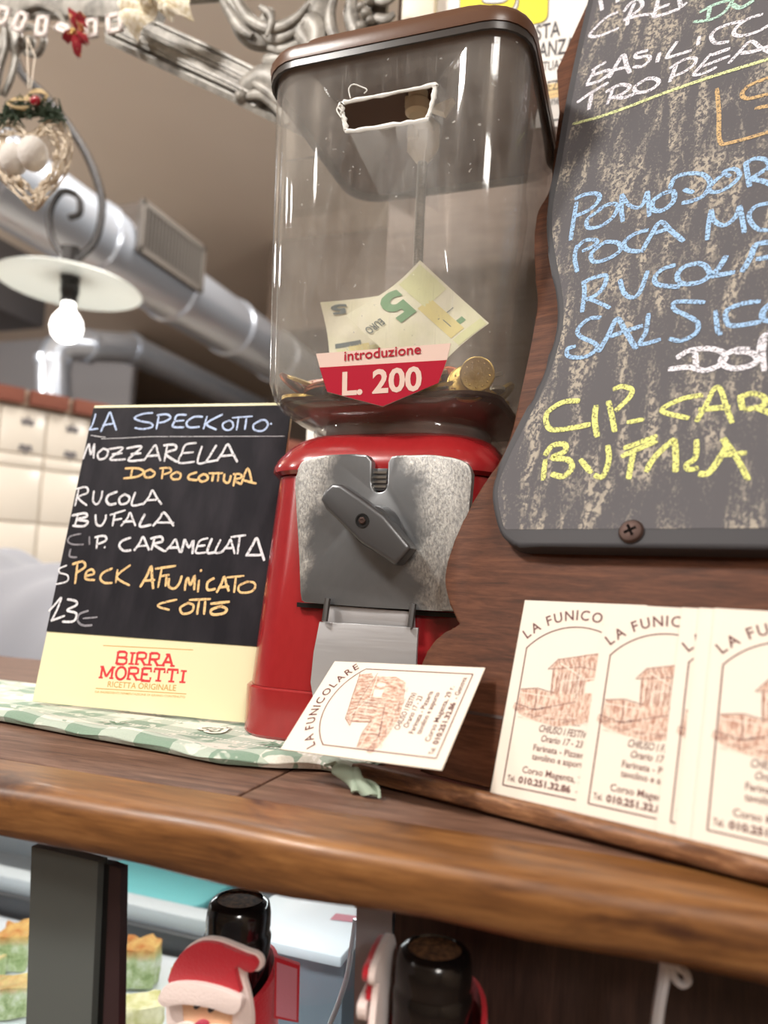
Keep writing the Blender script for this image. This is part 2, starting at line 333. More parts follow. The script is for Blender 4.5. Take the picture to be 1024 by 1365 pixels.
def smooth(pts, k=5, closed=False):
    P = [V(p) for p in pts]; n = len(P)
    if n < 3: return P
    out = []
    for i in range(n if closed else n-1):
        g = (lambda j: P[j % n]) if closed else (lambda j: P[max(0, min(n-1, j))])
        a, b, c, d = g(i-1), g(i), g(i+1), g(i+2)
        for q in range(k):
            t = q/k; out.append(.5*((2*b)+(c-a)*t+(2*a-5*b+4*c-d)*t*t+(3*b-a-3*c+d)*t**3))
    if not closed: out.append(P[-1])
    return out
def rr(hx, hy, r, z, k=6, c=(0, 0)):
    out = []
    for sx, sy, a0 in ((1, 1, 0), (-1, 1, 90), (-1, -1, 180), (1, -1, 270)):
        for i in range(k+1):
            a = math.radians(a0+90*i/k); out.append(V((c[0]+sx*(hx-r)+r*math.cos(a), c[1]+sy*(hy-r)+r*math.sin(a), z)))
    return out
_tc = {}
def glyphs(s, bold=0., shear=0.):
    key = (s, bold, shear)
    if key not in _tc:
        cu = bpy.data.curves.new('lettering', 'FONT'); cu.body = s; cu.offset = bold; cu.shear = shear; cu.resolution_u = 3
        ob = bpy.data.objects.new('lettering', cu); C.objects.link(ob)
        me = bpy.data.meshes.new_from_object(ob.evaluated_get(bpy.context.evaluated_depsgraph_get()))
        vs = [(v.co.x, v.co.y) for v in me.vertices]; fs = [tuple(p.vertices) for p in me.polygons]
        bpy.data.objects.remove(ob); bpy.data.curves.remove(cu); bpy.data.meshes.remove(me)
        _tc[key] = (vs, fs)
    return _tc[key]
CAP = .69
def text(mb, s, p0, p1, h, z, m, bold=0., shear=0.):
    """One line of print from p0 to p1 (2D, baseline), capital height h."""
    vs, fs = glyphs(s, bold, shear)
    if not vs: return
    x0, x1 = min(v[0] for v in vs), max(v[0] for v in vs)
    p0, p1 = V(p0), V(p1); d = p1-p0; e = d.normalized(); q = V((-e.y, e.x)); k = d.length/(x1-x0)
    mb.add([(*(p0+e*((v[0]-x0)*k)+q*(v[1]*h/CAP)), z) for v in vs], fs, m)
def arc_text(mb, s, c, r, a0, a1, h, z, m, bold=0., wk=.75):
    """Letters set along an arc from angle a0 to a1 (degrees, clockwise)."""
    ws = []
    for ch in s:
        if ch == ' ': ws.append((.35, None)); continue
        g = glyphs(ch, bold); x0, x1 = min(v[0] for v in g[0]), max(v[0] for v in g[0]); ws.append((x1-x0+.16, (g, x0)))
    tot = sum(a for a, _ in ws); pos = 0
    for ww, g in ws:
        if g:
            a = math.radians(a0+(a1-a0)*(pos+ww/2)/tot); k = abs(math.radians(a1-a0))*r/tot
            ex, ey = V((math.cos(a), -math.sin(a))), V((math.sin(a), math.cos(a))); b = V(c)+ey*r
            mb.add([(*(b+ex*((v[0]-g[1]-(ww-.16)/2)*k)+ey*(v[1]*h/CAP)), z) for v in g[0][0]], g[0][1], m)
        pos += ww

# ------------------------------------------------------------------ the room
WY = .60                                                              # wooden wall right behind the counter
struct(MB().box((-1.2, 1.0, -1.12), (4.0, 5.2, .02), 'floor'), 'floor')
struct(MB().box((-1.2, 1.0, 1.53), (4.0, 5.2, .03), 'ceiling'), 'ceiling')
M['wall_shop'] = mat('shop_wall', s2l(168, 148, 128), .8)
struct(MB().box((-1.2, -3.6, .2), (4.0, .05, 1.3), 'wall_shop'), 'wall_front')
struct(MB().box((2.4, -1.4, .2), (.05, 2.2, 1.3), 'wall_shop'), 'wall_right')
struct(MB().box((1.9, WY+.02, .2), (.582, .02, 1.3), 'panel_wood'), 'wall_behind_right')
struct(MB().box((-1.6, 5.2, .2), (3.5, .05, 1.32), 'wall_brown'), 'wall_far')
px_ = on_y(176, 500, 3.6).x; struct(MB().box(((px_-5)/2, 3.62, .2), ((5+px_)/2, .02, 1.32), 'wall_grey'), 'wall_kitchen')
struct(MB().box((-5.0, .8, .2), (.05, 4.4, 1.32), 'wall_grey'), 'wall_left')
struct(MB().box((.55, WY+.02, .2), (.768, .02, 1.3), 'panel_wood'), 'wall_behind')
struct(MB().box((-.75, 3.6, 1.30), (.75, .9, .20), 'wall_brown', .01), 'trim_1')       # boxed-in soffit under the ceiling
# exhaust ducts of the kitchen, running away along the ceiling
g = thing('exhaust_duct', 'fat shiny round metal duct running along under the ceiling', 'duct', (-1.3, 1.0, .905))
mb = MB(); rot = Matrix.Rotation(-math.pi/2, 4, 'X')
prof = []
for i in range(12):
    y = -.2+i*.33; prof += [(.092, y), (.092, y+.30), (.098, y+.305), (.098, y+.325)]
mb.lathe(prof, 'duct', 40, rot=rot); mb.build('pipe', g)
b = MB(); b.box((.028, .632, .047), (.07, .136, .064), 'duct_dark', .004); b.build('branch_box', g)
b = MB(); X = .100
b.box((X, .632, .108), (.006, .142, .007), 'grille').box((X, .632, -.014), (.006, .142, .007), 'grille').box((X, .495, .047), (.006, .007, .066), 'grille').box((X, .769, .047), (.006, .007, .066), 'grille'); gf = b.build('grille_frame', g); gf['label'] = 'square grey grille frame'
b = MB()
b.box((X-.0015, .632, .047), (.001, .13, .056), 'black')
for i in range(18): b.box((X+.002, .508+i*.0146, .047), (.0045, .0016, .056), 'grille')
b.build('louvres', gf)
g = thing('oven_flue', 'narrow metal flue rising from the tiled oven and bending away to the right', 'duct', (-2.03, 2.2, .6))
mb = MB(); a = on_y(72, 560, 2.2); c = on_y(72, 456, 2.2); p1 = on_y(172, 464, 2.5); p2 = on_x(345, 546, p1.x+.06)
path = [(a.x-.02, 2.2, a.z-.4), (a.x, 2.2, a.z+.02), (c.x+.004, 2.2, c.z-.075), (c.x+.016, 2.21, c.z-.03), (c.x+.045, 2.235, c.z-.004), (c.x+.085, 2.27, c.z+.003), tuple(p1), tuple(p1.lerp(p2, .5)), tuple(p2)]
mb.tube([V(p)-V((-2.03, 2.2, .6)) for p in path], .062, 'duct', 24); mb.build('pipe', g)
for p in (path[2], path[5], path[6]):
    b = MB(); b.tube([V(p)-V((-2.03, 2.2, .6))-V((0, 0, .012)) if p is path[2] else V(p)-V((-2.03, 2.2, .6)), (V(p)-V((-2.03, 2.2, .6)))+(V((0, 0, .012)) if p is path[2] else V((.004, .03, 0)))], .067, 'duct', 24); b.build('joint_band', g)
hd = MB(); p = on_y(-40, 372, 2.0); hd.box((p.x-.02, 2.05, p.z+.02), (.14, .2, .13), 'filler', .01); hd.build('shade_filler_box'); tag(bpy.data.objects['shade_filler_box'], 'dark grey box added in place of shade at the left edge below the fat duct', 'filler')  # dark box added where the lamp shade's shadow falls
# tiled oven
dirn = V((.483, .8756, 0)).normalized(); nrm = V((dirn.y, -dirn.x, 0))
d0 = ray(0, 515); o0 = CAM + d0*1.85; op = Plane(o0, dirn, (0, 0, 1))
g = thing('tiled_oven', 'white tiled oven front with a brick top course, behind the small menu board', 'oven', op.mat())
a_, b_ = op.px(66, 530), op.px(4, 520); tw = abs(a_[0]-b_[0])
mb = MB(); mb.box((.4, -.79, -.25), (1.1, .75, .24), 'grout'); mb.build('body', g)
mb = MB(); u0 = b_[0]; rowh = [tw*1.05, tw*.30]+[tw*1.25]*6; y = -.042
for r, h in enumerate(rowh):
    for i in range(-9, 14):
        mb.box((u0+tw*(i+.5), y-h/2, -.008), (tw/2-.0025, h/2-.0025, .006), 'tile', .002)
    y -= h
fw = tw
for i in range(-8, 12):
    for sgn, fy in ((1, -.06-tw*.2), (-1, -.06-tw*.70)):
        cx_, cy_ = u0+tw*(i+.58), fy
        for ang, L in ((90, .24), (40, .22), (140, .22), (8, .16), (172, .16)):
            a = math.radians(ang); tip = V((cx_+math.cos(a)*L*tw, cy_+sgn*math.sin(a)*L*tw*.9)); b0 = V((cx_, cy_)); q = (tip-b0).orthogonal().normalized()*tw*.045
            mb.poly([b0, b0.lerp(tip, .5)+q, tip, b0.lerp(tip, .5)-q], .0, 'motif')
mb.build('tiles', g)
mb = MB(); rr_ = random.Random(3)
for i in range(-9, 14):
    mb.box((u0+.108*i, -.016, -.04), (.047, .019, .06), 'brick', .003)
mb.box((.4, -.018, -.06), (1.1, .021, .06), 'mortar'); mb.build('brick_course', g)
# a pale cloth heaped on a low work table behind the counter
tb = thing('work_table', 'low steel work table hidden behind the counter under the pale cloth', 'table', (-1.02, 1.05, -1.1))
MB().box((0, 0, .93), (.36, .22, .015), 'steel', .003).build('table_top', tb)
for sx in (-1, 1):
    for sy in (-1, 1): MB().box((sx*.33, sy*.19, .457), (.015, .015, .457), 'steel').build('leg', tb)
rnd = random.Random(8)
def heap(u, v):
    x = -1.36+u*.62; q = abs(2*v-1); y = .88+v*.34
    top = .075+.03*math.sin(3*u+.5)-.13*max(0, u-.45)**1.5-.03*(u < .1)
    z = -.15+(top+.15)*(1-q**3.2)**.6 if q < 1 else -.15
    z += .012*math.sin(26*u+6*v)*(1-q)+.008*math.sin(47*u-11*v+1)
    return (x, y+.02*math.sin(18*u+4*z), max(z, -.152))
mb = MB(); mb.sheet(46, 26, heap, 'cloth_grey', .004); tag(mb.build('cloth', ang=80), 'crumpled pale grey cloth behind the counter, left of the small menu board', 'cloth')

# ------------------------------------------------------------------ ornate silver frame over the opening
FY = WY-.02
def fp(x, y, dy=0.): return on_y(x, y, FY+dy)
FS = FY/1000*1.2                                                     # metres per pixel on the frame
g = thing('ornate_frame', 'carved silver-grey ornate frame across the top left, above the opening', 'frame', fp(200, 20))
g0 = fp(200, 20)
def fpl(pts, dy=0.): return [fp(x, y, dy)-g0 for x, y in pts]
mb = MB(); mb.tube(fpl([(-60, 10), (60, 8), (150, 10), (215, 20)]), 22*FS, 'silver', 10, .45)
mb.tube(fpl([(-60, -12), (80, -14), (200, -8), (300, -16)]), 20*FS, 'silver', 10, .5)
mb.tube(smooth(fpl([(10, 55), (22, 22), (48, 8), (78, 18), (88, 40)], -.008), 6), 4*FS, 'silver', 8); mb.build('top_rail', g)
mb = MB()
def rail(off0, off1, d0, d1, k=1.):
    A_ = [(140, 26), (196, 52), (300, 100), (420, 160), (520, 212)]; R4 = []
    for x, y in A_:
        R4.append([fp(x, y+off0, -d0)-g0, fp(x, y+off1, -d1)-g0, fp(x, y+off1, .012)-g0, fp(x, y+off0, .012)-g0])
    mb.loft(R4, 'silver')
rail(-30, 30, .001, .004); rail(-22, -4, .003, .005); rail(-2, 14, .006, .008); rail(-30, -26, .004, .004); rail(-14, -11, .0055, .0055); rail(22, 31, .007, .005); rail(5, 8, .009, .009)
mb.build('diagonal_rail', g)
mb = MB()
mb.tube(smooth(fpl([(-14, 90), (2, 60), (12, 30), (22, 60), (16, 100), (4, 128)], -.004), 6), [FS*r for r in [8]*10+[12]*10+[6]*20][:len(smooth([(0, 0, 0)]*6, 6))], 'silver', 10, .7)
mb.tube(smooth(fpl([(-6, 128), (0, 90), (8, 60), (4, 30), (-12, 15)], -.012), 6), 5*FS, 'silver', 8)
mb.ball(fp(38, 58)-g0, 12*FS, 'silver', 10, (1, .7, 1)); mb.ball(fp(28, 54, -.01)-g0, 6*FS, 'silver', 8)
mb.tube(smooth(fpl([(20, 40), (45, 36), (58, 52), (50, 72), (34, 70)], -.004), 6), 5*FS, 'silver', 8); mb.build('left_scroll', g)
def leaf(mb, pts, r, dy=0., flat=.6):
    r = r*1.35
    q = smooth(fpl(pts, dy), 6); n = len(q); mb.tube(q, [FS*r*(.35+.65*math.sin(math.pi*(.12+.8*i/(n-1)))) for i in range(n)], 'silver', 10, flat)
mb = MB()
leaf(mb, [(300, -10), (318, 18), (330, 38), (352, 50), (385, 42), (412, 20), (430, -10)], 15)
leaf(mb, [(308, -12), (326, 18), (340, 30), (362, 38), (390, 28), (412, 4)], 6, -.012)
leaf(mb, [(296, 0), (318, 34), (336, 48)], 6, -.01)
leaf(mb, [(432, -12), (424, 20), (426, 50), (450, 70), (480, 84)], 16, .002)
leaf(mb, [(448, -10), (440, 20), (446, 48), (470, 66)], 6, -.01)
leaf(mb, [(412, 60), (400, 40), (412, 28), (424, 44), (418, 66), (396, 84), (374, 104)], 11, -.006)
leaf(mb, [(395, 40), (372, 52), (358, 46), (352, 26), (364, 12)], 7, -.008)
leaf(mb, [(346, 8), (362, 22), (356, 48)], 4, -.016)
leaf(mb, [(352, 80), (376, 78), (398, 62)], 9, .0)
leaf(mb, [(358, 62), (380, 66), (404, 54)], 6, -.005)
mb.build('scroll_leaves', g)
mb = MB()
leaf(mb, [(322, 120), (340, 108), (356, 104), (380, 118), (392, 150)], 14, -.004)
leaf(mb, [(330, 128), (352, 126), (372, 142), (384, 166)], 7, -.012)
leaf(mb, [(338, 110), (358, 122), (376, 140)], 5, -.016)
mb.ball(fp(322, 130, -.006)-g0, 10*FS, 'silver', 10); mb.build('corner_leaf', g)
mb = MB()
c0 = (500, 30)
leaf(mb, [(470, -10), (468, 20), (478, 45), (500, 55)], 8)
for k in range(7):
    mb.ball(fp(488+7*math.sin(k*2.1), -8+k*9, -.01)-g0, (7+2*math.sin(k*3))*FS, 'silver', 8)
mb.box(fp(504, -30)-g0, (16*FS, .004, 90*FS), 'silver', .002); leaf(mb, [(500, 22), (514, 26), (526, 18)], 5, -.01); leaf(mb, [(496, -4), (512, 2), (528, -6)], 5, -.01)
mb.build('rosette_panel', g)
mb = MB(); p = fp(552, -10); mb.box(p-g0+V((.002, .012, 0)), (22*FS, .006, 120*FS), 'trim', .002); e = mb.build('side_batten', g); e['label'] = 'plain cream batten'

# ------------------------------------------------------------------ garland, bow, flower, wicker heart
gp = thing('square_garland', 'string of white open wooden squares hanging across the ornate frame', 'garland', fp(80, 35, -.03)); o = fp(80, 35, -.03)
MB().tube(smooth([fp(x, y, -.03)-o for x, y in ((-30, 18), (10, 24), (55, 34), (100, 37), (140, 34), (185, 26))], 5), .0005, 'string', 6).build('string', gp)
for x, y, a, sx, sy in ((3, 21, -20, 11, 14), (27, 29, -24, 10, 15), (56, 35, -3, 10, 16), (84, 38, 62, 7, 14), (122, 38, 4, 10, 15), (153, 31, 10, 12, 15)):
    mb = MB(); R = Matrix.Rotation(math.radians(-a), 4, 'Y') @ Matrix.Rotation(math.radians(10), 4, 'Z'); c = fp(x, y, -.03)-o; k = FS
    for dx, dz, hx, hz in ((-sx+3, 0, 3, sy), (sx-3, 0, 3, sy), (0, sy-3, sx, 3), (0, 3-sy, sx, 3)):
        mb.box(c + R.to_3x3() @ V((dx*k, 0, dz*k)), (hx*k, .0015, hz*k), 'felt_white', .0004, R)
    mb.build('square', gp)
gp = thing('cream_bow', 'cream lace bow tied at the right end of the garland', 'bow', fp(207, 12, -.034)); o = fp(207, 12, -.034)
def loop_(pts, name, dy=0):
    q = [fp(x, y, -.034)-o for x, y in pts]
    def fn(u, v):
        p = q[0].lerp(q[1], u).lerp(q[3].lerp(q[2], u), v); return p+V((0, -.010*math.sin(math.pi*u)*(1+.4*math.cos(9*v))-.003*math.sin(7*v+3*u)+dy, 0))
    MB().sheet(12, 12, fn, 'lace', .001).build(name, gp, 60)
loop_([(205, 2), (150, -16), (165, 24), (205, 20)], 'loop'); loop_([(208, 2), (248, -16), (258, 28), (208, 18)], 'loop')
loop_([(200, 10), (214, 14), (186, 58), (164, 22)], 'tail', -.003); loop_([(204, 8), (216, 8), (256, 30), (236, 34)], 'tail', -.003)
mb = MB(); mb.ball((0, -.012, 0), 9*FS, 'lace', 8, (.9, .8, 1.1)); mb.tube([(9*FS*math.sin(a/4*math.pi), -.012-.006*math.cos(a/4*math.pi)*1.1, 8*FS*0) for a in range(9)], .0008, 'gold', 6); mb.build('knot', gp)
gp = thing('red_flower', 'red fabric flower with gold edges on the garland', 'flower', fp(104, 48, -.045)); o = fp(104, 48, -.045)
for i, (x0, y0, x1, y1, wd) in enumerate(((104, 40, 99, 17, 8), (106, 40, 114, 22, 7), (104, 42, 90, 58, 7), (106, 44, 118, 60, 7), (104, 46, 106, 78, 8), (106, 34, 116, 40, 8))):
    a, b = fp(x0, y0, -.045)-o, fp(x1, y1, -.045)-o; dn = b-a; q = V((-dn.z, 0, dn.x)).normalized()*wd*FS
    MB().sheet(6, 5, lambda u, v: a+dn*u+q*(v-.5)*2*math.sin(math.pi*(.08+.84*u))+V((0, -.006*math.sin(2.5*u)-.004*math.cos(6*(v-.5)), 0)), 'petal', .0006).build('petal', gp, 60)
mb = MB(); [mb.ball((.002*math.cos(k*2.1), -.007, .002*math.sin(k*2.1)), .0017, 'gold', 6) for k in range(4)]; mb.build('flower_centre', gp)

HO = fp(45, 215, -.05); gp = thing('wicker_heart', 'woven wicker heart with white pompoms hanging from the frame', 'ornament', HO)
hp = lambda x, y, dy=0.: fp(x, y, -.05+dy)-HO
MB().tube([hp(38, 118), hp(36, 50, .02)], .0006, 'string', 6).build('hanging_cord', gp); MB().tube([hp(41, 118), hp(47, 75, .01), hp(36, 50, .02)], .0006, 'string', 6).build('hanging_cord', gp)
outer = [(40, 178), (62, 160), (82, 160), (94, 182), (95, 210), (84, 238), (64, 262), (46, 280), (26, 262), (2, 240), (-14, 215), (-18, 185), (-6, 164), (18, 162)]
rnd = random.Random(5); mb = MB(); ctr = (42, 215)
ring = smooth([V((*p, 0)) for p in outer], 8, True); N = len(ring)
for k in range(105):
    i = rnd.randrange(N); j = i+rnd.randrange(6, 20); s0, s1 = rnd.uniform(.52, 1.02), rnd.uniform(.52, 1.02)
    pts = []
    for q in range(7):
        p = ring[int(i+(j-i)*q/6) % N]; s_ = s0+(s1-s0)*q/6; pts.append(hp(ctr[0]+(p.x-ctr[0])*s_, ctr[1]+(p.y-ctr[1])*s_, .006*math.sin(q+k)-.002*(k % 4)))
    mb.tube(pts, .00095, 'wicker', 5)
for s_ in (1., .86, .66): mb.tube([hp(ctr[0]+(p.x-ctr[0])*s_, ctr[1]+(p.y-ctr[1])*s_, .002*math.sin(i)) for i, p in enumerate(ring)], .0011, 'wicker', 6, closed=True)
mb.build('wicker_ring', gp)
for x, y in ((18, 212), (44, 205)): MB().ball(hp(x, y, -.008), 22*FS if x > 30 else 21*FS, 'pompom', 14, (.85, .9, 1.08)).build('pompom', gp)
mb = MB()
for k in range(240):
    u = rnd.random(); a = hp(-14+100*u, 168-22*math.sin(2.6*u)+rnd.uniform(-8, 10), rnd.uniform(-.012, .004)); b = a+V((rnd.uniform(-1, 1), rnd.uniform(-.8, .2), rnd.uniform(-.6, .7))).normalized()*.011
    mb.tube([a, b], [.0013, .0006], 'fir', 4)
mb.tube([hp(-10, 170), hp(20, 158), hp(50, 152), (hp(88, 160))], .0012, 'fir', 5); mb.build('fir_sprig', gp)
mb = MB()
for c, sx in (((28, 138), 16), ((50, 128), 12)):
    for k in range(4): mb.tube(smooth([hp(c[0]+(sx+k-1)*math.cos(a*math.pi/4), c[1]+(9-1.4*k)*math.sin(a*math.pi/4), -.01-.002*k+.003*math.cos(a)) for a in range(8)], 4, True), .0009, 'burlap', 5, closed=True)
mb.build('burlap_bow', gp); MB().ball(hp(47, 134, -.018), 7*FS, 'gem', 8, (1.2, .8, .9)).build('gem', gp)

# ------------------------------------------------------------------ kitchen lamp on a curled iron arm
LD = 1.33; LO = CAM+ray(94, 378)*LD; gp = thing('hanging_lamp', 'white enamel disc lamp with a bare glowing bulb on a curled black arm', 'lamp', LO)
lp = lambda x, y: CAM+ray(x, y)*LD-LO; k = LD/1000
mb = MB(); tiltm = Matrix.Rotation(math.radians(2), 4, 'Y')
mb.lathe([(.012, .016), (.05, .012), (.11, .002), (.121, -.004), (.123, -.006), (.121, -.0065), (.11, -.001), (.05, .008), (.012, .012)], 'enamel', 56, rot=tiltm); mb.build('lamp_shade', gp)
mb = MB(); mb.lathe([(.012, .06), (.013, .0), (.016, -.004), (.016, -.018), (.014, -.022), (.014, -.034), (.010, -.036)], 'iron', 24); mb.build('socket', gp)
mb = MB(); mb.lathe([(.011, -.034), (.012, -.048), (.018, -.055), (.025, -.066), (.0275, -.08), (.0245, -.094), (.015, -.104), (.001, -.1075)], 'bulb', 24); mb.build('bulb', gp)
pb = bpy.data.lights.new('bulb_light', 'POINT'); pb.energy = .8; pb.shadow_soft_size = .034; pb.color = (1, .95, .88); po = bpy.data.objects.new('bulb_light', pb); C.objects.link(po); po.location = LO+V((0, 0, -.15))
mb = MB(); arc = [(15, -60), (14, 20), (26, 92), (60, 128), (100, 180), (124, 225), (136, 272), (128, 318), (104, 345), (94, 352)]
mb.tube(smooth([lp(x, y) for x, y in arc], 6), .0075, 'iron', 10, .7); mb.build('arm', gp)
mb = MB(); mb.tube(smooth([lp(x, y) for x, y in ((94, 350), (72, 322), (66, 285), (82, 256), (104, 262), (106, 284), (92, 290))], 6), .006, 'iron', 10); mb.tube([lp(94, 330), lp(93, 362), lp(94, 378)], .0165, 'iron', 16); mb.build('scroll', gp)
p = lp(15, -60); mb = MB(); mb.tube([p, V((p.x, p.y, 1.5-LO.z))], .007, 'iron', 10); mb.build('drop_rod', gp)

# ------------------------------------------------------------------ printed notice on the wooden wall
pp = Plane((0, WY-.0006, 0), (1, 0, 0), (0, 0, 1)); q = lambda x, y: pp.px(x, y)
x0, z0 = q(720, 172); x1 = q(792, 160)[0]+.02; xl = q(578, 20)[0]; z1 = z0+.30
ox, oz = xl, z0
gp = thing('wall_notice', 'white printed notice with a yellow square on the wall, behind the coin machine', 'notice', Matrix(((1, 0, 0, ox), (0, 0, -1, WY-.0006), (0, 1, 0, oz), (0, 0, 0, 1))))
L2 = lambda x, y: (q(x, y)[0]-ox, q(x, y)[1]-oz)
MB().box(((x1-xl)/2, .15, 0), ((x1-xl)/2, .15, .0004), 'white_card').build('sheet', gp)
mb = MB(); A, B = L2(612, 30), L2(731, 33); ys = L2(700, 36)[1]
mb.poly([(p.x, p.y) for p in rr((B[0]-A[0])/2, .055, .006, 0, 4, ((A[0]+B[0])/2, ys+.055))], .0007, 'poster_ink'); mb.poly([(p.x, p.y) for p in rr((B[0]-A[0])/2-.0008, .0542, .006, 0, 4, ((A[0]+B[0])/2, ys+.055))], .0009, 'poster_yellow'); mb.build('yellow_square', gp)
mb = MB(); hand = [L2(x, y) for x, y in ((644, -12), (644, 4), (662, 6), (675, 3), (686, -8), (688, 4), (682, 14), (676, 16), (690, 12), (692, -14))]
mb.poly(hand, .0011, 'white_card'); mb.ribbon(smooth([V((*p, 0)) for p in hand], 4), .0012, .0013, 'poster_ink'); mb.build('pictogram', gp)
mb = MB()
def pt(s, a, b, h, m='poster_ink', bold=0.): text(mb, s, L2(*a), L2(*b), h, .0008, m, bold)
mb.box((L2(735, 122)[0]-.05, L2(735, 122)[1], .0006), (.075, .0065, .00015), 'poster_orange')
pt('ASTA', (701, 57), (747, 48), .0135, bold=.01); pt('ANZA', (718, 78), (766, 70), .0135, bold=.01); pt('TTUATA', (717, 97), (760, 90), .0085)
pt('REZZA', (722, 124), (763, 116), .0085); pt('one di', (728, 142), (760, 137), .0075)
for yy in (111, 129):
    for i in range(60): a = L2(722, yy); mb.box((a[0]-.08+i*.0022, a[1], .0008), (.0005, .0003, .0001), 'poster_ink')
a, b = L2(724, 163), L2(775, 155); mb.box((b[0]-.13, a[1], .0008), (.14, .0005, .0001), 'poster_ink'); mb.build('print', gp)
# ------------------------------------------------------------------ counter
SY = .2875
xj = on_z(345, 1047, 0).x
g = thing('counter', 'brown wooden counter with a thick varnished front edge', 'counter', (-.3, .4, 0)); go = V((-.3, .4, 0))
xs = [-1.3, -.72, xj, .22, .7]
for i in range(4):
    mb = MB(); h = (xs[i+1]-xs[i])/2; mb.box(V(((xs[i]+xs[i+1])/2, (SY+WY)/2, -.013))-go, (h-.0005, (WY-SY)/2-.0008, .013), 'counter_wood', .0012); mb.build('top_board', g)
mb = MB(); rings = []
for i in range(121):
    x = -1.3+2.*i/120; wv = .0014*math.sin(x*31+1)+.0009*math.sin(x*73); wz = .0012*math.sin(x*23+2)+.0008*math.sin(x*57)
    prof = [(SY-.0004, .0), (.2660, .0002), (.2605+wv*.5, -.0001), (.2570+wv, -.0010), (.2548+wv, -.0028), (.2538+wv, -.0056), (.2540+wv, -.010), (.2556+wv, -.0175), (.2575+wv, -.0212+wz), (.262, -.0232+wz), (SY-.0004, -.0240)]
    rings.append([V((x, y, z))-go for y, z in prof])
mb.loft(rings, 'edge_wood'); e = mb.build('front_edge', g, 50); e['label'] = 'lighter orange-brown varnished edge strip'
# ------------------------------------------------------------------ tablecloth
M['cloth'] = mat('green_white_jacquard', (1, 1, 1), .95, sheen=.2); t = NT(M['cloth'])
co = t.coord((40, 40, 40), (0, 0, .12)); sp = t.n('ShaderNodeSeparateXYZ'); t.l(co, sp.inputs[0])
def stripe(o):
    a = t.math('FRACT', t.math('ADD', t.math('MULTIPLY', o, .5), 50.25)); return t.math('GREATER_THAN', a, .5)
sx_, sy_ = stripe(sp.outputs[0]), stripe(sp.outputs[1])
s_ = t.math('MULTIPLY', t.math('ADD', sx_, sy_), .5)
weave = t.noise(t.coord((1, 1, 1)), 900, 2, .6); blob = t.noise(t.coord((1, 1, 1)), 75, 2, .4, .8)
c0 = t.ramp(s_, [(.2, s2l(232, 226, 214)), (.5, s2l(182, 194, 180)), (.9, s2l(122, 150, 130))])
c1 = t.ramp(s_, [(.2, s2l(142, 166, 148)), (.5, s2l(226, 222, 210)), (.9, s2l(206, 212, 200))])
c2 = t.mix(t.ramp(blob, [(.60, K1), (.63, W0)]), c0, c1)
fx = t.math('ABSOLUTE', t.math('ADD', t.math('FRACT', t.math('ADD', sp.outputs[1], 50.)), -.5)); dot = t.math('GREATER_THAN', t.math('FRACT', t.math('MULTIPLY', sp.outputs[0], 9.)), .45)
dots = t.math('MULTIPLY', t.math('GREATER_THAN', fx, .455), dot)
t.col(t.mix(dots, t.mix(t.math('MULTIPLY', weave, .35), c2, s2l(150, 164, 150)), s2l(238, 234, 226))); t.bump(weave, .5, .0008)
M['hem'] = mat('frayed_hem', s2l(152, 166, 148), .95)
def lerp_tab(tab, x):
    for (a, ya), (b, yb) in zip(tab, tab[1:]):
        if x <= b: return ya+(yb-ya)*max(0, (x-a)/(b-a))
    return tab[-1][1]
FRONT = [(-.62, .368), (-.35, .348), (-.236, .333), (-.19, .3255), (-.165, .330), (-.143, .3405), (-.128, .338), (-.112, .330)]
def clothf(u, v):
    x = -.62+u*.508; yf = lerp_tab(FRONT, x); r = 1. if x < -.15 else max(.28, 1-(x+.15)/.03*.75)
    r *= 1+.12*math.sin(x*70)
    P = [(.50 if x > -.3 else .475, .0004), (.42, .0010), (yf+.045, .0014), (yf+.026, .0022*r+.0006), (yf+.014, .0058*r), (yf+.006, .0078*r), (yf+.001, .0066*r), (yf-.0012, .0040*r), (yf+.0005, .0014*r), (yf+.006, .0003), (yf+.02, .0002)]
    k = v*(len(P)-1); i = min(int(k), len(P)-2); f = k-i
    y, z = P[i][0]+(P[i+1][0]-P[i][0])*f, P[i][1]+(P[i+1][1]-P[i][1])*f
    return (x-(.0+.012*math.sin(v*5))*(u > .98), y, z+(.0005*math.sin(x*160+v*9) if .25 < v < .75 else 0))
g = thing('tablecloth', 'green and white checked cloth folded on the counter under the coin machine', 'tablecloth', (-.4, .42, 0)); go = V((-.4, .42, 0))
mb = MB(); mb.sheet(110, 61, lambda u, v: V(clothf(u, v))-go, 'cloth'); mb.build('cloth', g, 80)
def bunch(u, v):
    a = on_z(432+34*u, 1024+8*u, .0045); b = on_z(470+40*u, 1057+9*u, .0006); p = a.lerp(b, v)
    return p-go+V((.0016*math.sin(9*v+7*u), .0014*math.sin(14*u+3*v), .0022*math.sin(math.pi*v)+.0018*(1+math.sin(16*u+5*v))*(.3+.7*v*(1-v)*4)))
mb = MB(); mb.sheet(26, 18, bunch, 'hem', .0012); mb.build('bunched_corner', g, 80)
mb = MB()
def heart2(c, s, rot, m, wd):
    pts = [V((s*.062*16*math.sin(a)**3, s*.062*(13*math.cos(a)-5*math.cos(2*a)-2*math.cos(3*a)-math.cos(4*a)), 0)) for a in [2*math.pi*i/40 for i in range(41)]]
    ca, sa = math.cos(rot), math.sin(rot); q = [V((c.x-go.x+p.x*ca-p.y*sa, c.y-go.y+p.x*sa+p.y*ca, 0)) for p in pts]
    mb.ribbon(q, wd, c.z, m, False)
M['woven_white'] = mat('woven_white', s2l(236, 230, 220), .95); M['woven_green'] = mat('woven_green', s2l(112, 142, 120), .95)
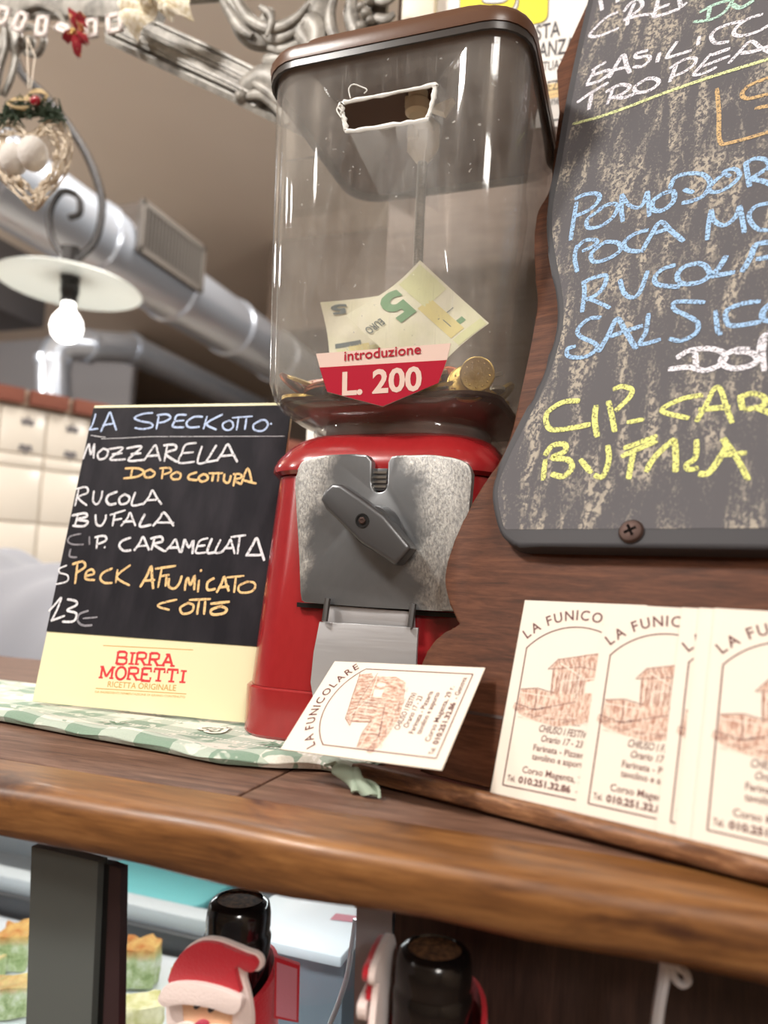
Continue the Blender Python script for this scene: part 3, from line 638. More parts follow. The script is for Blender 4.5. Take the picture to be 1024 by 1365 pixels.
c = on_z(286, 972, .0022); heart2(c, .0095, 2.6, 'woven_white', .003); heart2(c, .0035, 2.6, 'woven_white', .0012)
mb.build('woven_heart', g); mb = MB()
c = on_z(92, 958, .0021); heart2(c, .009, 1.9, 'woven_white', .002); heart2(c, .006, 1.9, 'woven_green', .002)
mb.build('woven_heart', g)
for bx, by in ((150, 962), (365, 990), (22, 945)):
    mb = MB()
    for k in range(5):
        c = on_z(bx+k*7-14, by+3*(k % 2), .0026); mb.poly([(c.x-go.x+.005*math.cos(k+.6)*a+.0014*b*math.sin(k+.6), c.y-go.y+.004*math.sin(k+.6)*a-.0014*b*math.cos(k+.6)) for a, b in ((-1, 0), (0, 1), (1, 0), (0, -1))], c.z, 'woven_green')
    mb.build('woven_sprig', g)

M['neck_reflection'] = mat('reflection_brown', s2l(112, 62, 48), .5)  # brownish reflection of the clear neck painted into the funnel colour
# ------------------------------------------------------------------ coin machine
MO = V((-.1455, .463, .0016)); g = thing('gumball_machine', 'red bulk vending machine with a scratched clear tank of coins', 'vending machine', MO)
def rings(tab, rc): return [rr(h, h, rc(z) if callable(rc) else rc, z-MO.z) for h, z in tab]
mb = MB(); mb.loft(rings([(.0755, .0016), (.0765, .003), (.0765, .0285), (.0755, .0295), (.0735, .0295)], .024), 'red'); mb.build('base', g)
mb = MB(); mb.loft(rings([(.0745, .0296), (.0745, .031), (.0675, .152), (.066, .154)], .024), 'red'); bd = mb.build('body', g)
mb = MB(); mb.loft(rings([(.068, .1525), (.0705, .1525), (.0722, .1545), (.0722, .1575), (.0705, .1625), (.0665, .1690), (.0615, .1745), (.0570, .1775), (.052, .178)], .03), 'red'); mb.build('shoulder', g)
prof = [(.0550, .1785), (.0565, .1825), (.0560, .1850), (.0580, .1865), (.0640, .1893), (.0702, .1940), (.0736, .2005), (.0750, .2090), (.0800, .404)]
rcz = lambda z: .036 if z < .187 else (.036-.012*min(1, (z-.187)/.02))
outer_ = rings(prof, rcz); inner_ = [[V((p.x*(1-.0024/.075), p.y*(1-.0024/.075), p.z)) for p in r] for r in outer_]
mb = MB(); n = len(outer_[0]); vs = [p for r in outer_+inner_[::-1] for p in r]; R_ = len(outer_)*2; fs = []
for i in range(R_):
    for j in range(n): a, b, a2, b2 = i*n+j, i*n+(j+1) % n, ((i+1) % R_)*n+j, ((i+1) % R_)*n+(j+1) % n; fs.append((a, b, b2, a2))
mb.add(vs, fs, 'acrylic'); tank = mb.build('tank', g, 40); tank['label'] = 'scratched clear square tank with a ragged slot cut in its front'
GP = Plane((MO.x, MO.y-.0750, .209), (1, 0, 0), (0, -.0050, .195))
hole = [(458, 136), (520, 124), (575, 113), (579, 118), (576, 136), (570, 155), (566, 159), (515, 167), (466, 174), (461, 170), (457, 152), (455, 142)]
hp2 = [GP.px(x, y) for x, y in hole]
cutm = MB(); cutm.prism(hp2, -.012, .012, 'frost', mx=GP.mat()); cut = cutm.build('cutter')
md = tank.modifiers.new('slot', 'BOOLEAN'); md.operation = 'DIFFERENCE'; md.object = cut; md.solver = 'EXACT'
bpy.context.view_layer.update()
me = bpy.data.meshes.new_from_object(tank.evaluated_get(bpy.context.evaluated_depsgraph_get())); tank.modifiers.clear(); tank.data = me
me.materials.clear(); me.materials.append(M['acrylic']); bpy.data.objects.remove(cut)
G2L = Matrix.Translation(-MO) @ GP.mat()
def gl(pts, z): return [G2L @ V((*GP.px(x, y), z)) for x, y in pts]
rnd = random.Random(2); mb = MB(); q = smooth([V((*p, 0)) for p in hp2], 6, True)
mb.tube([G2L @ V((p.x+rnd.uniform(-.0003, .0003), p.y+rnd.uniform(-.0003, .0003), -.0006)) for p in q], [rnd.uniform(.0010, .0019) for _ in q], 'frost', 7, .7, closed=True)
mb.tube(smooth(gl([(468, 132), (466, 120), (472, 114), (482, 117), (490, 121), (486, 126)], .001), 5), .0004, 'frost', 5)
mb.tube(smooth(gl([(458, 150), (452, 144), (455, 140), (450, 148), (456, 158)], .001), 5), .0005, 'frost', 5); mb.build('ragged_rim', tank)['label'] = 'white ragged rim of the slot'
mb = MB(); st = [(422, 472), (601.6, 458), (596.5, 480), (585, 511), (510.7, 542.5), (437, 523), (427, 490)]
mb.prism([GP.px(*p) for p in st], .0003, .0008, 'sticker_pale', mx=G2L)
mb.prism([GP.px(*p) for p in ((427, 490.5), (596.3, 480.5), (585, 511), (510.7, 542), (437, 522.5))], .0008, .001, 'sticker_red', mx=G2L)
s1 = mb.build('price_sticker', tank)
mb = MB(); tm = MB()
text(tm, 'introduzione', GP.px(460, 481.5), GP.px(562, 472), .0055, 0, 'sticker_red', .012); text(tm, 'L. 200', GP.px(457, 527), GP.px(563, 520), .0128, 0, 'sticker_pale', .03)
mb.add([G2L @ V((p[0], p[1], .0012)) for p in tm.v], tm.f, 'sticker_red'); mb.ms = tm.ms; mb.mi = tm.mi; mb.build('lettering', s1)
mb = MB(); mb.loft(rings([(.069, .1966), (.0695, .1986)], .022), 'rust'); mb.build('hopper_plate', g)
mb = MB(); mb.loft(rings([(.050, .1776), (.050, .1900), (.066, .1960)], .034), 'neck_reflection'); mb.build('hopper_funnel', g)
mb = MB(); mb.loft(rings([(.0790, .4045), (.0817, .3985), (.0830, .3985), (.0830, .4035)], .026), 'dark_plastic', (True, False)); ld = mb.build('tank_lid', g); ld['label'] = 'brown ridged plastic lid'
mb = MB(); mb.loft(rings([(.0815, .4030), (.0835, .4030), (.0840, .4085), (.0825, .4125), (.0785, .4140), (.0745, .4145), (.0740, .4200), (.0722, .4232), (.068, .4240)], .026), 'lid'); mb.build('cap', ld)
# threaded rod with ivory clamp
mb = MB(); rz = lambda x, y: on_y(x, y, MO.y)-MO
prof = []; z = .192-MO.z; zt = rz(552, 205).z
while z < zt: prof += [(.0034, z), (.0030, z+.0009)]; z += .0018
mb.lathe(prof, 'steel', 14); rod = mb.build('rod', g)
mb = MB(); c = rz(549, 190); mb.lathe([(.004, c.z-.016), (.0115, c.z-.006), (.0115, c.z+.010), (.008, c.z+.012)], 'nylon', 6, (0, 0, 0)); mb.box((-.004, -.009, c.z+.002), (.004, .004, .006), 'nylon', .001)
mb.lathe([(.0075, c.z+.012), (.0075, .4025-MO.z)], 'nylon', 20); a = on_y(557, 139, .428)-MO; mb.lathe([(.0052, a.z-.008), (.0078, a.z-.006), (.0078, a.z+.001), (.0062, a.z+.003), (.0062, .4025-MO.z)], 'nylon', 20, (a.x, a.y, 0)); mb.box(((a.x)/2, a.y/2, .398-MO.z), (.006, abs(a.y)/2, .004), 'nylon', .001); b = on_y(596, 133, .428)-MO; mb.add([(b.x-.012, b.y, b.z-.003), (b.x+.004, b.y, b.z+.001), (b.x-.002, b.y, b.z-.008), (b.x-.012, b.y+.006, b.z-.003), (b.x+.004, b.y+.006, b.z+.001), (b.x-.002, b.y+.006, b.z-.008)], [(0, 1, 2), (5, 4, 3), (0, 3, 4, 1), (1, 4, 5, 2), (2, 5, 3, 0)], 'nylon'); mb.build('clamp', rod)
# face plate, knob, chute
PP = Plane((MO.x, .3885, 0), (1, 0, 0), (0, 0, 1)); P2L = Matrix.Translation(-MO) @ PP.mat()
def pl(pts, Y): return [(on_y(x, y, Y).x-MO.x, on_y(x, y, Y).z) for x, y in pts]
outl = smooth([V((*p, 0)) for p in pl([(396, 628), (402, 615), (420, 608.5), (450, 606), (480, 605.5), (490, 607)], .382)], 4)+[V((*p, 0)) for p in pl([(495, 614), (495, 640)], .382)]+smooth([V((*p, 0)) for p in pl([(495, 644), (498, 653), (505, 656), (513, 653), (516, 644)], .382)], 3)+[V((*p, 0)) for p in pl([(517, 616)], .382)]+smooth([V((*p, 0)) for p in pl([(522, 608), (560, 606), (600, 609), (622, 617), (629, 630)], .382)], 4)+smooth([V((*p, 0)) for p in pl([(629, 636), (626, 670), (620, 730), (616, 780), (615, 817)], .382)], 4)+smooth([V((*p, 0)) for p in pl([(610, 815.5), (500, 810), (405, 803)], .382)], 4)+smooth([V((*p, 0)) for p in pl([(401, 800), (399, 740), (396, 690), (393, 640)], .382)], 4)
mb = MB(); mb.prism([(p.x, p.y) for p in outl], .0, .0065, 'zinc', .0012, P2L); fpl_ = mb.build('face_plate', g); fpl_['label'] = 'worn grey metal face plate'
mb = MB(); a = on_y(507, 640, .3885)-MO; mb.box(a+V((0, -.0012, 0)), (.0048, .0012, .0062), 'knob', .0004)
for k in range(4): mb.box(a+V((0, -.0026, -.004+k*.0026)), (.0045, .0005, .0006), 'steel')
mb.build('coin_slot', fpl_)
kb = [(434.5, 668), (440, 655), (450, 646.5), (462, 648), (487, 665), (519, 689), (551, 727), (553, 732), (536, 752), (532, 754), (487, 725), (441, 680)]
kq = [(on_y(x, y, .372).x-MO.x, on_y(x, y, .372).z) for x, y in kb]
mb = MB(); mb.prism(kq, .0125, .0245, 'knob', .0035, P2L, 4); a = on_y(505, 704, .38)-MO
kn = mb.build('knob', g, 50)
rotx = Matrix.Rotation(math.pi/2, 4, 'X')
mb = MB(); mb.lathe([(.0120, 0), (.0122, .003), (.0114, .008), (.0108, .013)], 'knob', 32, (a.x, .3823-MO.y, a.z), rotx); mb.build('hub', kn)
a = on_y(483, 694, .364)-MO; mb = MB()
mb.lathe([(.0038, .0), (.0038, .0004), (.0030, .0004), (.0029, .0001)], 'black', 24, (a.x, .3640-MO.y, a.z), rotx); mb.lathe([(.0019, 0), (.0019, .0007), (.0012, .0009), (.0008, .0006)], 'rust', 6, (a.x, .3640-MO.y, a.z), rotx); mb.build('screw', kn)['label'] = 'dark recessed screw'
mb = MB(); q = [(on_y(x, y, .384).x-MO.x, on_y(x, y, .384).z) for x, y in ((438, 806), (550, 815), (551, 842), (428, 834))]; mb.prism(q, 0, .0045, 'alu', .001, P2L); ch = mb.build('chute', g); ch['label'] = 'silver coin return chute'
fq = [(on_y(x, y, .3775).x-MO.x, on_y(x, y, .3775).z) for x, y in ((424, 829), (556, 837), (554, 880), (553, 945), (540, 962), (432, 950), (416, 935), (412, 910), (416, 870))]
mb = MB(); mb.prism(fq, .0075, .0095, 'alu', .0006, P2L); mb.build('flap', ch)
for (x0, y0), (x1, y1) in (((437, 798), (433, 828)), ((551, 805), (547, 836))):
    mb = MB(); a, b = on_y(x0, y0, .379)-MO, on_y(x1, y1, .377)-MO; mb.tube([a, a.lerp(b, .5), b], .0018, 'dark_plastic', 8); mb.build('hinge_pin', ch)
mb = MB(); q = [(on_y(x, y, .388).x-MO.x, on_y(x, y, .388).z) for x, y in ((396, 803), (612, 818), (612, 824), (396, 809))]; mb.prism(q, -.002, .0008, 'black', 0, P2L); mb.build('plate_gap_shade', bd)  # black strip paints the shade under the face plate

# ------------------------------------------------------------------ coins and banknotes in the tank
CZ = .1990
COIN = [(1,19.9,1.7,2.7,0.30,0.05,-0.06,0.95),(2,-8.2,-54.2,1.2,0.85,-0.00,-0.00,0.52),(0,50.3,-48.5,1.1,0.88,0.00,-0.00,0.48),(1,12.5,15.2,1.1,0.99,0.00,0.00,-0.11),
(2,-22.5,-54.9,3.5,0.93,0.00,-0.07,-0.36),(2,-19.5,14.8,1.2,0.82,0.00,-0.00,0.57),(3,-5.5,-38.5,2.7,0.96,-0.07,0.04,0.26),(0,57.2,-14.7,4.2,0.01,-0.92,-0.39,-0.05),
(1,49.1,15.6,1.1,0.00,-0.89,-0.46,0.00),(2,-53.5,-54.8,1.2,0.70,0.00,0.00,0.72),(1,48.1,-27.7,1.1,1.00,0.00,-0.00,0.07),(2,6.4,-53.9,3.9,0.81,0.01,0.11,-0.57),
(3,-4.5,-32.0,3.3,0.91,-0.09,-0.01,-0.42),(2,-5.0,34.2,1.2,1.00,0.00,0.00,0.04),(1,34.8,38.9,1.1,0.85,0.00,0.00,0.53),(1,-45.7,20.7,1.1,0.26,0.00,-0.00,-0.97),
(3,-16.2,-51.8,6.3,0.99,-0.02,-0.07,-0.10),(1,-33.3,2.2,2.6,0.80,0.01,-0.07,0.59),(3,-27.9,-56.3,6.5,0.89,-0.06,-0.11,0.43),(1,-20.6,-17.6,2.8,0.87,0.02,0.08,0.49),
(3,12.1,-30.6,3.3,0.69,0.01,0.11,0.72),(3,45.8,25.9,3.1,0.47,-0.00,0.00,-0.89),(2,-40.1,-19.7,4.9,0.14,-0.24,-0.96,0.07),(3,56.5,47.6,7.9,0.09,0.99,-0.07,-0.08),
(1,-51.6,-37.8,2.9,0.36,0.01,0.08,0.93),(3,4.7,-56.3,6.0,0.99,0.07,0.09,0.01),(2,43.9,23.6,5.2,0.69,0.00,0.00,-0.72),(1,17.1,30.8,3.5,0.89,0.00,0.01,-0.46),
(3,-53.0,-0.1,2.4,0.28,0.06,0.03,-0.96),(1,-54.6,23.7,3.3,0.65,-0.00,-0.00,0.76),(3,-40.0,-56.3,5.6,0.67,-0.08,-0.07,0.73),(3,29.2,-11.0,2.5,0.12,-0.02,0.07,-0.99),
(3,33.1,-32.6,2.6,0.81,0.01,-0.08,0.57),(3,-55.4,-14.3,3.0,0.78,0.07,0.07,-0.61),(0,2.1,19.4,4.3,0.82,0.01,-0.09,0.56),(2,49.7,34.3,7.8,0.64,-0.28,-0.09,-0.71),
(2,54.8,-1.6,2.8,0.88,0.05,-0.04,0.48),(3,-39.8,-56.5,7.4,0.38,0.10,-0.05,-0.92),(1,21.3,18.8,6.5,0.82,-0.04,0.06,-0.57),(1,-4.0,-18.0,7.2,0.30,0.10,0.07,-0.94),
(0,21.1,-17.4,6.4,0.98,0.07,0.02,0.17),(3,-33.1,-35.1,5.8,0.92,-0.06,0.14,-0.36),(3,-15.1,-42.8,8.4,0.99,-0.13,0.01,0.08),(0,43.9,1.8,6.3,0.96,0.06,-0.29,-0.00),
(2,27.9,-10.5,4.7,0.90,0.05,0.06,-0.43),(0,57.2,-63.4,9.7,0.18,0.26,-0.75,0.58),(2,-46.1,7.3,5.9,0.00,0.03,-1.00,0.01),(2,54.9,-29.3,7.9,0.11,-0.35,0.93,0.01),
(3,11.2,-34.2,5.8,0.06,0.97,0.19,-0.10),(1,-31.1,41.6,1.1,0.00,0.67,-0.74,-0.00),(2,-18.1,-4.5,9.3,0.00,0.86,0.48,0.14),(0,51.2,-23.7,5.3,0.01,0.72,0.69,0.10),
(0,-37.7,23.1,9.3,0.03,0.91,-0.42,-0.00),(3,-40.3,13.3,8.0,0.51,-0.03,-0.02,-0.86),(2,20.4,41.1,6.0,0.27,-0.06,-0.12,-0.95),(2,48.8,10.3,13.3,0.96,0.03,-0.26,0.02),
(0,-17.7,-33.2,7.8,0.12,0.96,-0.26,0.04),(3,-50.9,-39.0,9.8,0.97,-0.03,0.23,-0.04),(1,35.7,-11.9,8.6,0.06,-0.91,0.40,0.05),(0,-11.5,-31.1,9.8,0.10,0.95,0.29,-0.04),
(0,-9.6,44.5,6.9,0.26,0.87,-0.37,0.21),(2,-44.2,44.4,3.5,0.00,0.99,0.17,0.00),(3,9.7,-34.9,7.9,0.08,-0.10,-0.99,0.08),(3,40.3,10.0,10.7,0.45,-0.21,-0.16,0.85),
(2,-55.6,-27.2,8.5,0.75,0.10,0.20,0.62),(0,-4.4,-27.5,11.6,0.90,-0.10,0.02,-0.43),(2,32.1,-55.2,7.3,0.16,-0.75,0.64,0.08),(2,20.8,19.1,11.5,0.99,0.11,0.05,0.10),
(1,-27.1,-14.7,8.7,0.08,0.39,0.91,0.08),(2,54.9,-39.0,14.1,0.18,-0.89,0.42,-0.03),(1,-46.3,-24.7,14.2,0.15,-0.97,-0.17,0.05),(3,-58.6,-56.4,10.4,0.10,0.85,-0.37,-0.36),
(1,-49.3,-14.9,10.0,0.10,0.67,-0.73,-0.04),(0,-5.9,57.9,5.4,0.95,-0.23,0.04,0.22),(2,31.5,-30.1,8.9,0.67,0.11,-0.15,0.72),(3,-12.0,33.9,3.3,0.00,-0.34,-0.94,0.00),
(0,33.3,-27.4,7.6,0.89,0.17,0.06,-0.42),(3,-51.0,45.5,5.5,0.00,0.66,0.76,-0.00),(2,29.0,-1.1,14.3,0.08,0.74,-0.67,0.05),(1,38.9,-51.2,3.1,0.99,0.06,-0.07,0.10),
(1,-33.6,33.1,6.7,0.10,-0.72,-0.67,-0.12),(1,-22.7,-16.3,11.7,0.02,-0.97,-0.19,-0.11),(3,-44.2,-14.7,11.3,0.99,-0.03,0.09,-0.08),(0,-3.3,30.2,6.8,0.34,-0.07,0.04,0.94),
(0,9.8,-27.8,11.2,0.00,-0.90,-0.41,0.17),(1,53.2,55.9,3.2,0.09,-0.92,-0.38,-0.01),(2,36.5,-33.6,10.4,0.03,-0.05,0.98,0.18),(1,-4.2,31.1,8.8,0.08,0.43,0.90,-0.03),
(0,27.4,-51.4,5.8,0.75,0.10,-0.14,0.64),(2,22.3,-54.6,9.2,0.13,0.07,0.16,-0.97),(3,-27.0,-27.2,11.9,0.04,0.14,0.05,-0.99),(2,57.4,3.4,13.8,0.19,-0.84,0.39,-0.32),
(3,13.1,53.1,4.9,0.55,-0.13,0.14,0.81),(3,-11.1,53.1,5.6,0.53,-0.12,-0.20,-0.82),(0,25.5,-11.2,14.1,0.99,-0.09,0.03,0.10),(3,33.0,-33.2,12.7,0.90,0.17,0.05,-0.39),
(0,-43.4,-34.6,13.1,0.07,-0.01,-0.99,-0.14),(1,-11.8,-35.3,15.5,0.12,-0.97,-0.22,-0.07),(0,54.0,45.2,6.8,0.12,0.75,-0.65,-0.01),(2,-29.4,-4.5,14.0,0.04,-0.21,0.96,-0.15),
(3,-14.4,12.4,12.0,0.47,-0.28,0.13,0.83),(1,-36.8,-29.3,15.9,0.82,0.16,-0.02,0.54),(1,-1.0,-17.3,17.8,0.53,-0.10,-0.17,0.82),(0,-52.6,-57.2,12.1,0.02,0.88,-0.43,-0.20),
(0,-34.5,-51.7,11.3,0.75,0.11,-0.10,-0.65),(0,-28.7,45.5,5.1,0.67,0.08,0.06,0.74),(0,-24.1,-45.4,13.0,0.35,-0.17,-0.23,0.89),(0,56.5,-50.8,4.4,0.43,-0.15,0.10,-0.89),
(3,-51.8,-7.6,14.6,0.68,-0.25,0.14,0.67),(1,-30.8,18.7,11.4,0.02,0.01,-1.00,0.03),(3,48.5,-16.5,13.2,0.20,-0.10,-0.12,-0.97),(2,-6.1,-55.0,13.0,0.66,-0.01,0.22,-0.72),
(1,15.8,-56.1,11.5,0.29,0.05,-0.17,0.94),(0,-57.5,12.8,8.2,0.84,0.06,-0.15,-0.51),(0,27.8,25.6,9.7,0.00,0.48,-0.87,-0.12),(0,12.9,-25.5,14.4,0.56,0.01,0.06,0.82),
(3,31.7,-33.5,14.4,0.94,0.17,-0.07,0.27),(0,-57.3,59.0,7.7,0.16,-0.04,-0.92,-0.36),(3,42.2,16.3,14.4,0.24,0.29,0.92,0.12),(2,25.3,-55.2,14.4,0.18,-0.98,-0.05,-0.01),
(1,-46.3,-37.9,16.8,0.75,0.15,0.13,-0.63)]
RT = ((.00975, .0020), (.01112, .00214), (.01212, .00238), (.0106, .00167))
def coin_mesh(k, m):
    r, t_ = RT[k]; mb = MB(); h = t_/2
    mb.lathe([(.0001, -h*.8), (r*.86, -h*.8), (r*.90, -h), (r*.97, -h), (r, -h*.8), (r, h*.8), (r*.97, h), (r*.90, h), (r*.86, h*.8), (.0001, h*.8)], m, 36, cap=(False, False))
    for a in range(12): mb.ball((r*.72*math.cos(a*math.pi/6), r*.72*math.sin(a*math.pi/6), h*.8), r*.05, m, 4)
    mb.prism([(r*.1-r*.3*math.cos(a/12*2*math.pi)*(1+.3*math.sin(3*a)), r*.42*math.sin(a/12*2*math.pi)) for a in range(12)], h*.8, h*1.0, m)
    return mb
cm = {}
CL = {'brass': 'yellow brass coin lying in the heap at the bottom of the tank', 'copper': 'reddish copper coin lying in the heap at the bottom of the tank', 'nickel': 'grey nickel coin lying in the heap at the bottom of the tank'}
rnd = random.Random(9)
for c in COIN:
    m = ('brass', 'copper', 'brass', 'copper')[c[0]] if rnd.random() < .85 else 'nickel'
    if (c[0], m) not in cm: cm[c[0], m] = coin_mesh(c[0], m).build('coin'); o = cm[c[0], m]
    else: o = cm[c[0], m].copy(); C.objects.link(o)
    o.rotation_mode = 'QUATERNION'; o.rotation_quaternion = Quaternion(c[4:8]).normalized()
    o.location = (MO.x+c[1]/1000, MO.y+c[2]/1000, CZ+c[3]/1000)
    tag(o, CL[m], 'coin', m+' coins heaped in the tank')
def stood(name_m, k, px, Y, tx, label):
    o = coin_mesh(k, name_m).build('coin'); o.location = on_y(*px, Y); o.rotation_euler = tx; tag(o, label, 'coin'); o.scale = (1, 1, 1); return o
stood('brass', 2, (625, 511), .4055, (math.radians(72), 0, math.radians(12)), 'bright yellow coin standing on edge just right of the red price sticker')
stood('copper', 1, (594, 512), .4125, (math.radians(78), 0, math.radians(-6)), 'brown copper coin standing half behind the red price sticker')
def note(name_label, cs, Y, dy, marks):
    A, B, Cc, D = [on_y(x, y, Y+d)-V((0, 0, 0)) for (x, y), d in zip(cs, dy)]
    o0 = (A+B+Cc+D)/4; gg = thing('banknote', name_label, 'banknote', o0, 'five euro notes in the tank')
    def S(u, v):
        p = A.lerp(B, u).lerp(D.lerp(Cc, u), v); return p-o0+V((0, .004*math.sin(math.pi*v)*math.cos(2*u)+.0015*math.sin(5*v+3*u), 0))
    MB().sheet(20, 20, S, 'note', .00025).build('paper', gg, 60)
    mb = MB()
    def onto(poly, m, lift):
        tri = MB(); tri.add([(p[0], p[1], 0) for p in poly], [tuple(range(len(poly)))], m)
        mb.add([S(p[0], p[1])+V((0, -lift, 0)) for p in poly], [tuple(range(len(poly)))], m)
    for kind, *a in marks:
        if kind == 'quad':
            m, u0, v0, u1, v1 = a
            mb.sheet(8, 8, lambda u, v: S(u0+(u1-u0)*u, v0+(v1-v0)*v)+V((0, -.0005, 0)), m)
        else:
            tx, m, (u0, v0), (u1, v1), h, bold = a; tm = MB(); text(tm, tx, (u0, v0), (u1, v1), h, 0, m, bold)
            mb.add([S(p[0], p[1])+V((0, -.0009, 0)) for p in tm.v], tm.f, m)
    mb.build('print', gg); return gg
# u runs along the short side A->B, v along the long side A->D
note('five euro note in front, standing cornerwise above the sticker', [(560, 347), (652, 431), (560, 512), (462, 422)], .428, (0, 0, 0, 0),
     [('quad', 'note_lime', .03, .03, .42, .34), ('quad', 'note_yellow', .38, .22, .88, .40), ('quad', 'note_lime', .90, .02, .99, .40),
      ('text', '5', 'note_green', (.06, .40), (.06, .66), -.33, .04), ('text', 'EURO', 'note_slate', (.23, .76), (.23, .97), -.08, .01), ('text', 'YXAGI', 'note_slate', (.83, .56), (.83, .76), -.05, 0),
      ('quad', 'note_slate', .62, .13, .63, .34), ('quad', 'note_slate', .48, .3, .78, .31), ('quad', 'note_green', .76, .14, .82, .22)])
note('five euro note behind, flat to the left with only its corner showing', [(427, 403), (520, 392), (535, 505), (442, 512)], .440, (.0, .004, .004, 0),
     [('quad', 'note_lime', .12, .58, .8, .82), ('quad', 'note_slate', .1, .5, .5, .56), ('text', '5', 'note_slate', (.36, .05), (.13, .05), -.10, .04), ('quad', 'note_yellow', .3, .55, .62, .72)])

# ------------------------------------------------------------------ display case below the counter
for k, v in dict(case_white=(226, 232, 238), case_grey=(170, 178, 186), case_dark=(60, 64, 70), turquoise=(120, 214, 220), paper_white=(232, 236, 244), slate_post=(86, 88, 86), plum=(50, 34, 36), wire=(214, 214, 218)).items(): M[k] = mat(k, s2l(*v), .45)
M['slate_post'] = mat('painted_steel_post', s2l(96, 102, 100), .35, .2)
M['capsule'] = mat('black_capsule', s2l(14, 13, 14), .18, coat=.4); M['cork'] = mat('cork_top', s2l(92, 62, 38), .8); t = NT(M['cork']); t.col(t.ramp(t.noise(t.coord(), 400, 3), [(.35, s2l(64, 42, 26)), (.65, s2l(132, 92, 58))]))
M['bottle_glass'] = mat('dark_bottle_glass', s2l(16, 22, 16), .08, spec=.6)
for k, v in dict(felt_red=(188, 30, 44), felt_snow=(232, 214, 208), felt_skin=(226, 178, 140), felt_nose=(176, 44, 74), felt_eye=(40, 28, 26), felt_plum=(196, 124, 138)).items():
    M[k] = mat(k, s2l(*v), .95, sheen=.3); t = NT(M[k]); t.bump(t.noise(t.coord(), 900, 3), .5, .0008)
PY = .285
def quadpost(name, pts, depth, m, Y, parent=None):
    f = [on_y(x, y, Y) for x, y in pts]; o = f[0]; mb = MB(); mb.add([p-o for p in f]+[p+V((0, depth, 0))-o for p in f], [(0, 1, 2, 3), (7, 6, 5, 4), (0, 4, 5, 1), (1, 5, 6, 2), (2, 6, 7, 3), (3, 7, 4, 0)], m)
    e = mb.build(name, parent); e.location = o if not parent else o-parent.location; return e
g = thing('display_case', 'glass fronted chilled display case under the counter', 'display case', (-.35, .5, -.45)); go = V((-.35, .5, -.45))
q = quadpost('corner_post', [(42, 1128), (131, 1149), (119, 1420), (33, 1420)], .006, 'slate_post', PY, g); q['label'] = 'wide grey steel post'
quadpost('post_gasket', [(131, 1150), (148, 1153), (138, 1420), (119, 1420)], .005, 'black', PY+.004, g)
q = quadpost('post_strip', [(146, 1153), (161, 1158), (157, 1420), (135, 1420)], .005, 'plum', PY+.003, g); q['label'] = 'dark plum strip'
q = quadpost('end_post', [(476, 1190), (523, 1202), (520, 1420), (470, 1420)], .02, 'case_grey', .350, g); q['label'] = 'light grey end post'
xr = on_y(480, 1230, .36).x
mb = MB(); mb.box(V(((xr-1.)/2, .372, -.24))-go, ((1.+xr)/2, .002, .21), 'pane'); q = mb.build('front_glass', g)
mb = MB(); mb.box(V((-.5, .812, -.25))-go, (.75, .006, .2), 'case_grey'); mb.build('back_panel', g)
mb = MB(); mb.box(V((-.5, .59, -.34))-go, (.75, .215, .01), 'case_grey'); mb.build('case_floor', g)
RYY = .66; a, b = on_y(0, 1174, RYY), on_y(280, 1228, RYY); mb = MB(); mb.box(V((-.6, RYY, (a.z+b.z)/2))-go, (.7, .012, .0085), 'case_white', .003); q = mb.build('front_rail', g); q['label'] = 'pale metal rail'
mb = MB(); mb.box(V((-.6, RYY+.008, (a.z+b.z)/2-.021))-go, (.7, .01, .0125), 'case_dark'); mb.box(V((-.6, RYY+.004, (a.z+b.z)/2-.043))-go, (.7, .012, .009), 'case_grey', .003); q = mb.build('lower_rail', g)
TZ = -.262
for lx in (-.62, -.22):
    cl_ = bpy.data.lights.new('case_fill_light', 'AREA'); cl_.shape = 'RECTANGLE'; cl_.size = .3; cl_.size_y = .03; cl_.energy = .5; cl_.color = (.92, .97, 1)  # fill added to brighten the case interior, no visible fixture
    o = bpy.data.objects.new('case_fill_light', cl_); C.objects.link(o); o.location = (lx, .44, -.035)
mb = MB(); mb.box((0, 0, 0), (.30, .12, .005), 'case_dark', .003); mb.box((0, .115, .012), (.30, .005, .012), 'case_dark', .002); o = mb.build('serving_tray'); o.location = (-.47, .525, TZ-.0065); tag(o, 'dark serving tray lined with white paper in the display case', 'tray')
sup = MB(); sup.box(V((-.45, .525, (TZ-.0115-.33)/2))-go, (.4, .1, (TZ-.0115+.33)/2), 'case_grey'); sup.build('tray_step', g)
mb = MB(); mb.sheet(30, 12, lambda u, v: (-.29+.58*u, -.108+.212*v, .0012+.0012*math.sin(23*u+5*v)+.0008*math.sin(31*v)), 'paper_white', .0004); o = mb.build('lining_paper'); o.location = (-.47, .525, TZ); tag(o, 'white lining paper under the green cake slices', 'paper')
M['cake'] = mat('green_cake', s2l(190, 206, 160), .85); t = NT(M['cake']); f = t.noise(t.coord(), 90, 4, .7); cg = t.ramp(f, [(.35, s2l(150, 172, 116)), (.5, s2l(196, 212, 164)), (.66, s2l(232, 238, 220))])
sp = t.n('ShaderNodeSeparateXYZ'); t.l(t.coord(), sp.inputs[0]); tp = t.ramp(t.math('ADD', sp.outputs[2], t.math('MULTIPLY', f, .010)), [(.0125, K1), (.0175, W0)])
t.col(t.mix(tp, cg, t.ramp(t.noise(t.coord(), 60, 3), [(.35, s2l(196, 122, 60)), (.65, s2l(232, 196, 120))]))); t.bump(f, .8, .003)
M['cake_pale'] = mat('pale_cake', s2l(232, 226, 170), .85); t = NT(M['cake_pale']); f = t.noise(t.coord(), 90, 4); t.col(t.ramp(f, [(.35, s2l(206, 200, 136)), (.65, s2l(244, 236, 196))])); t.bump(f, .8, .003)
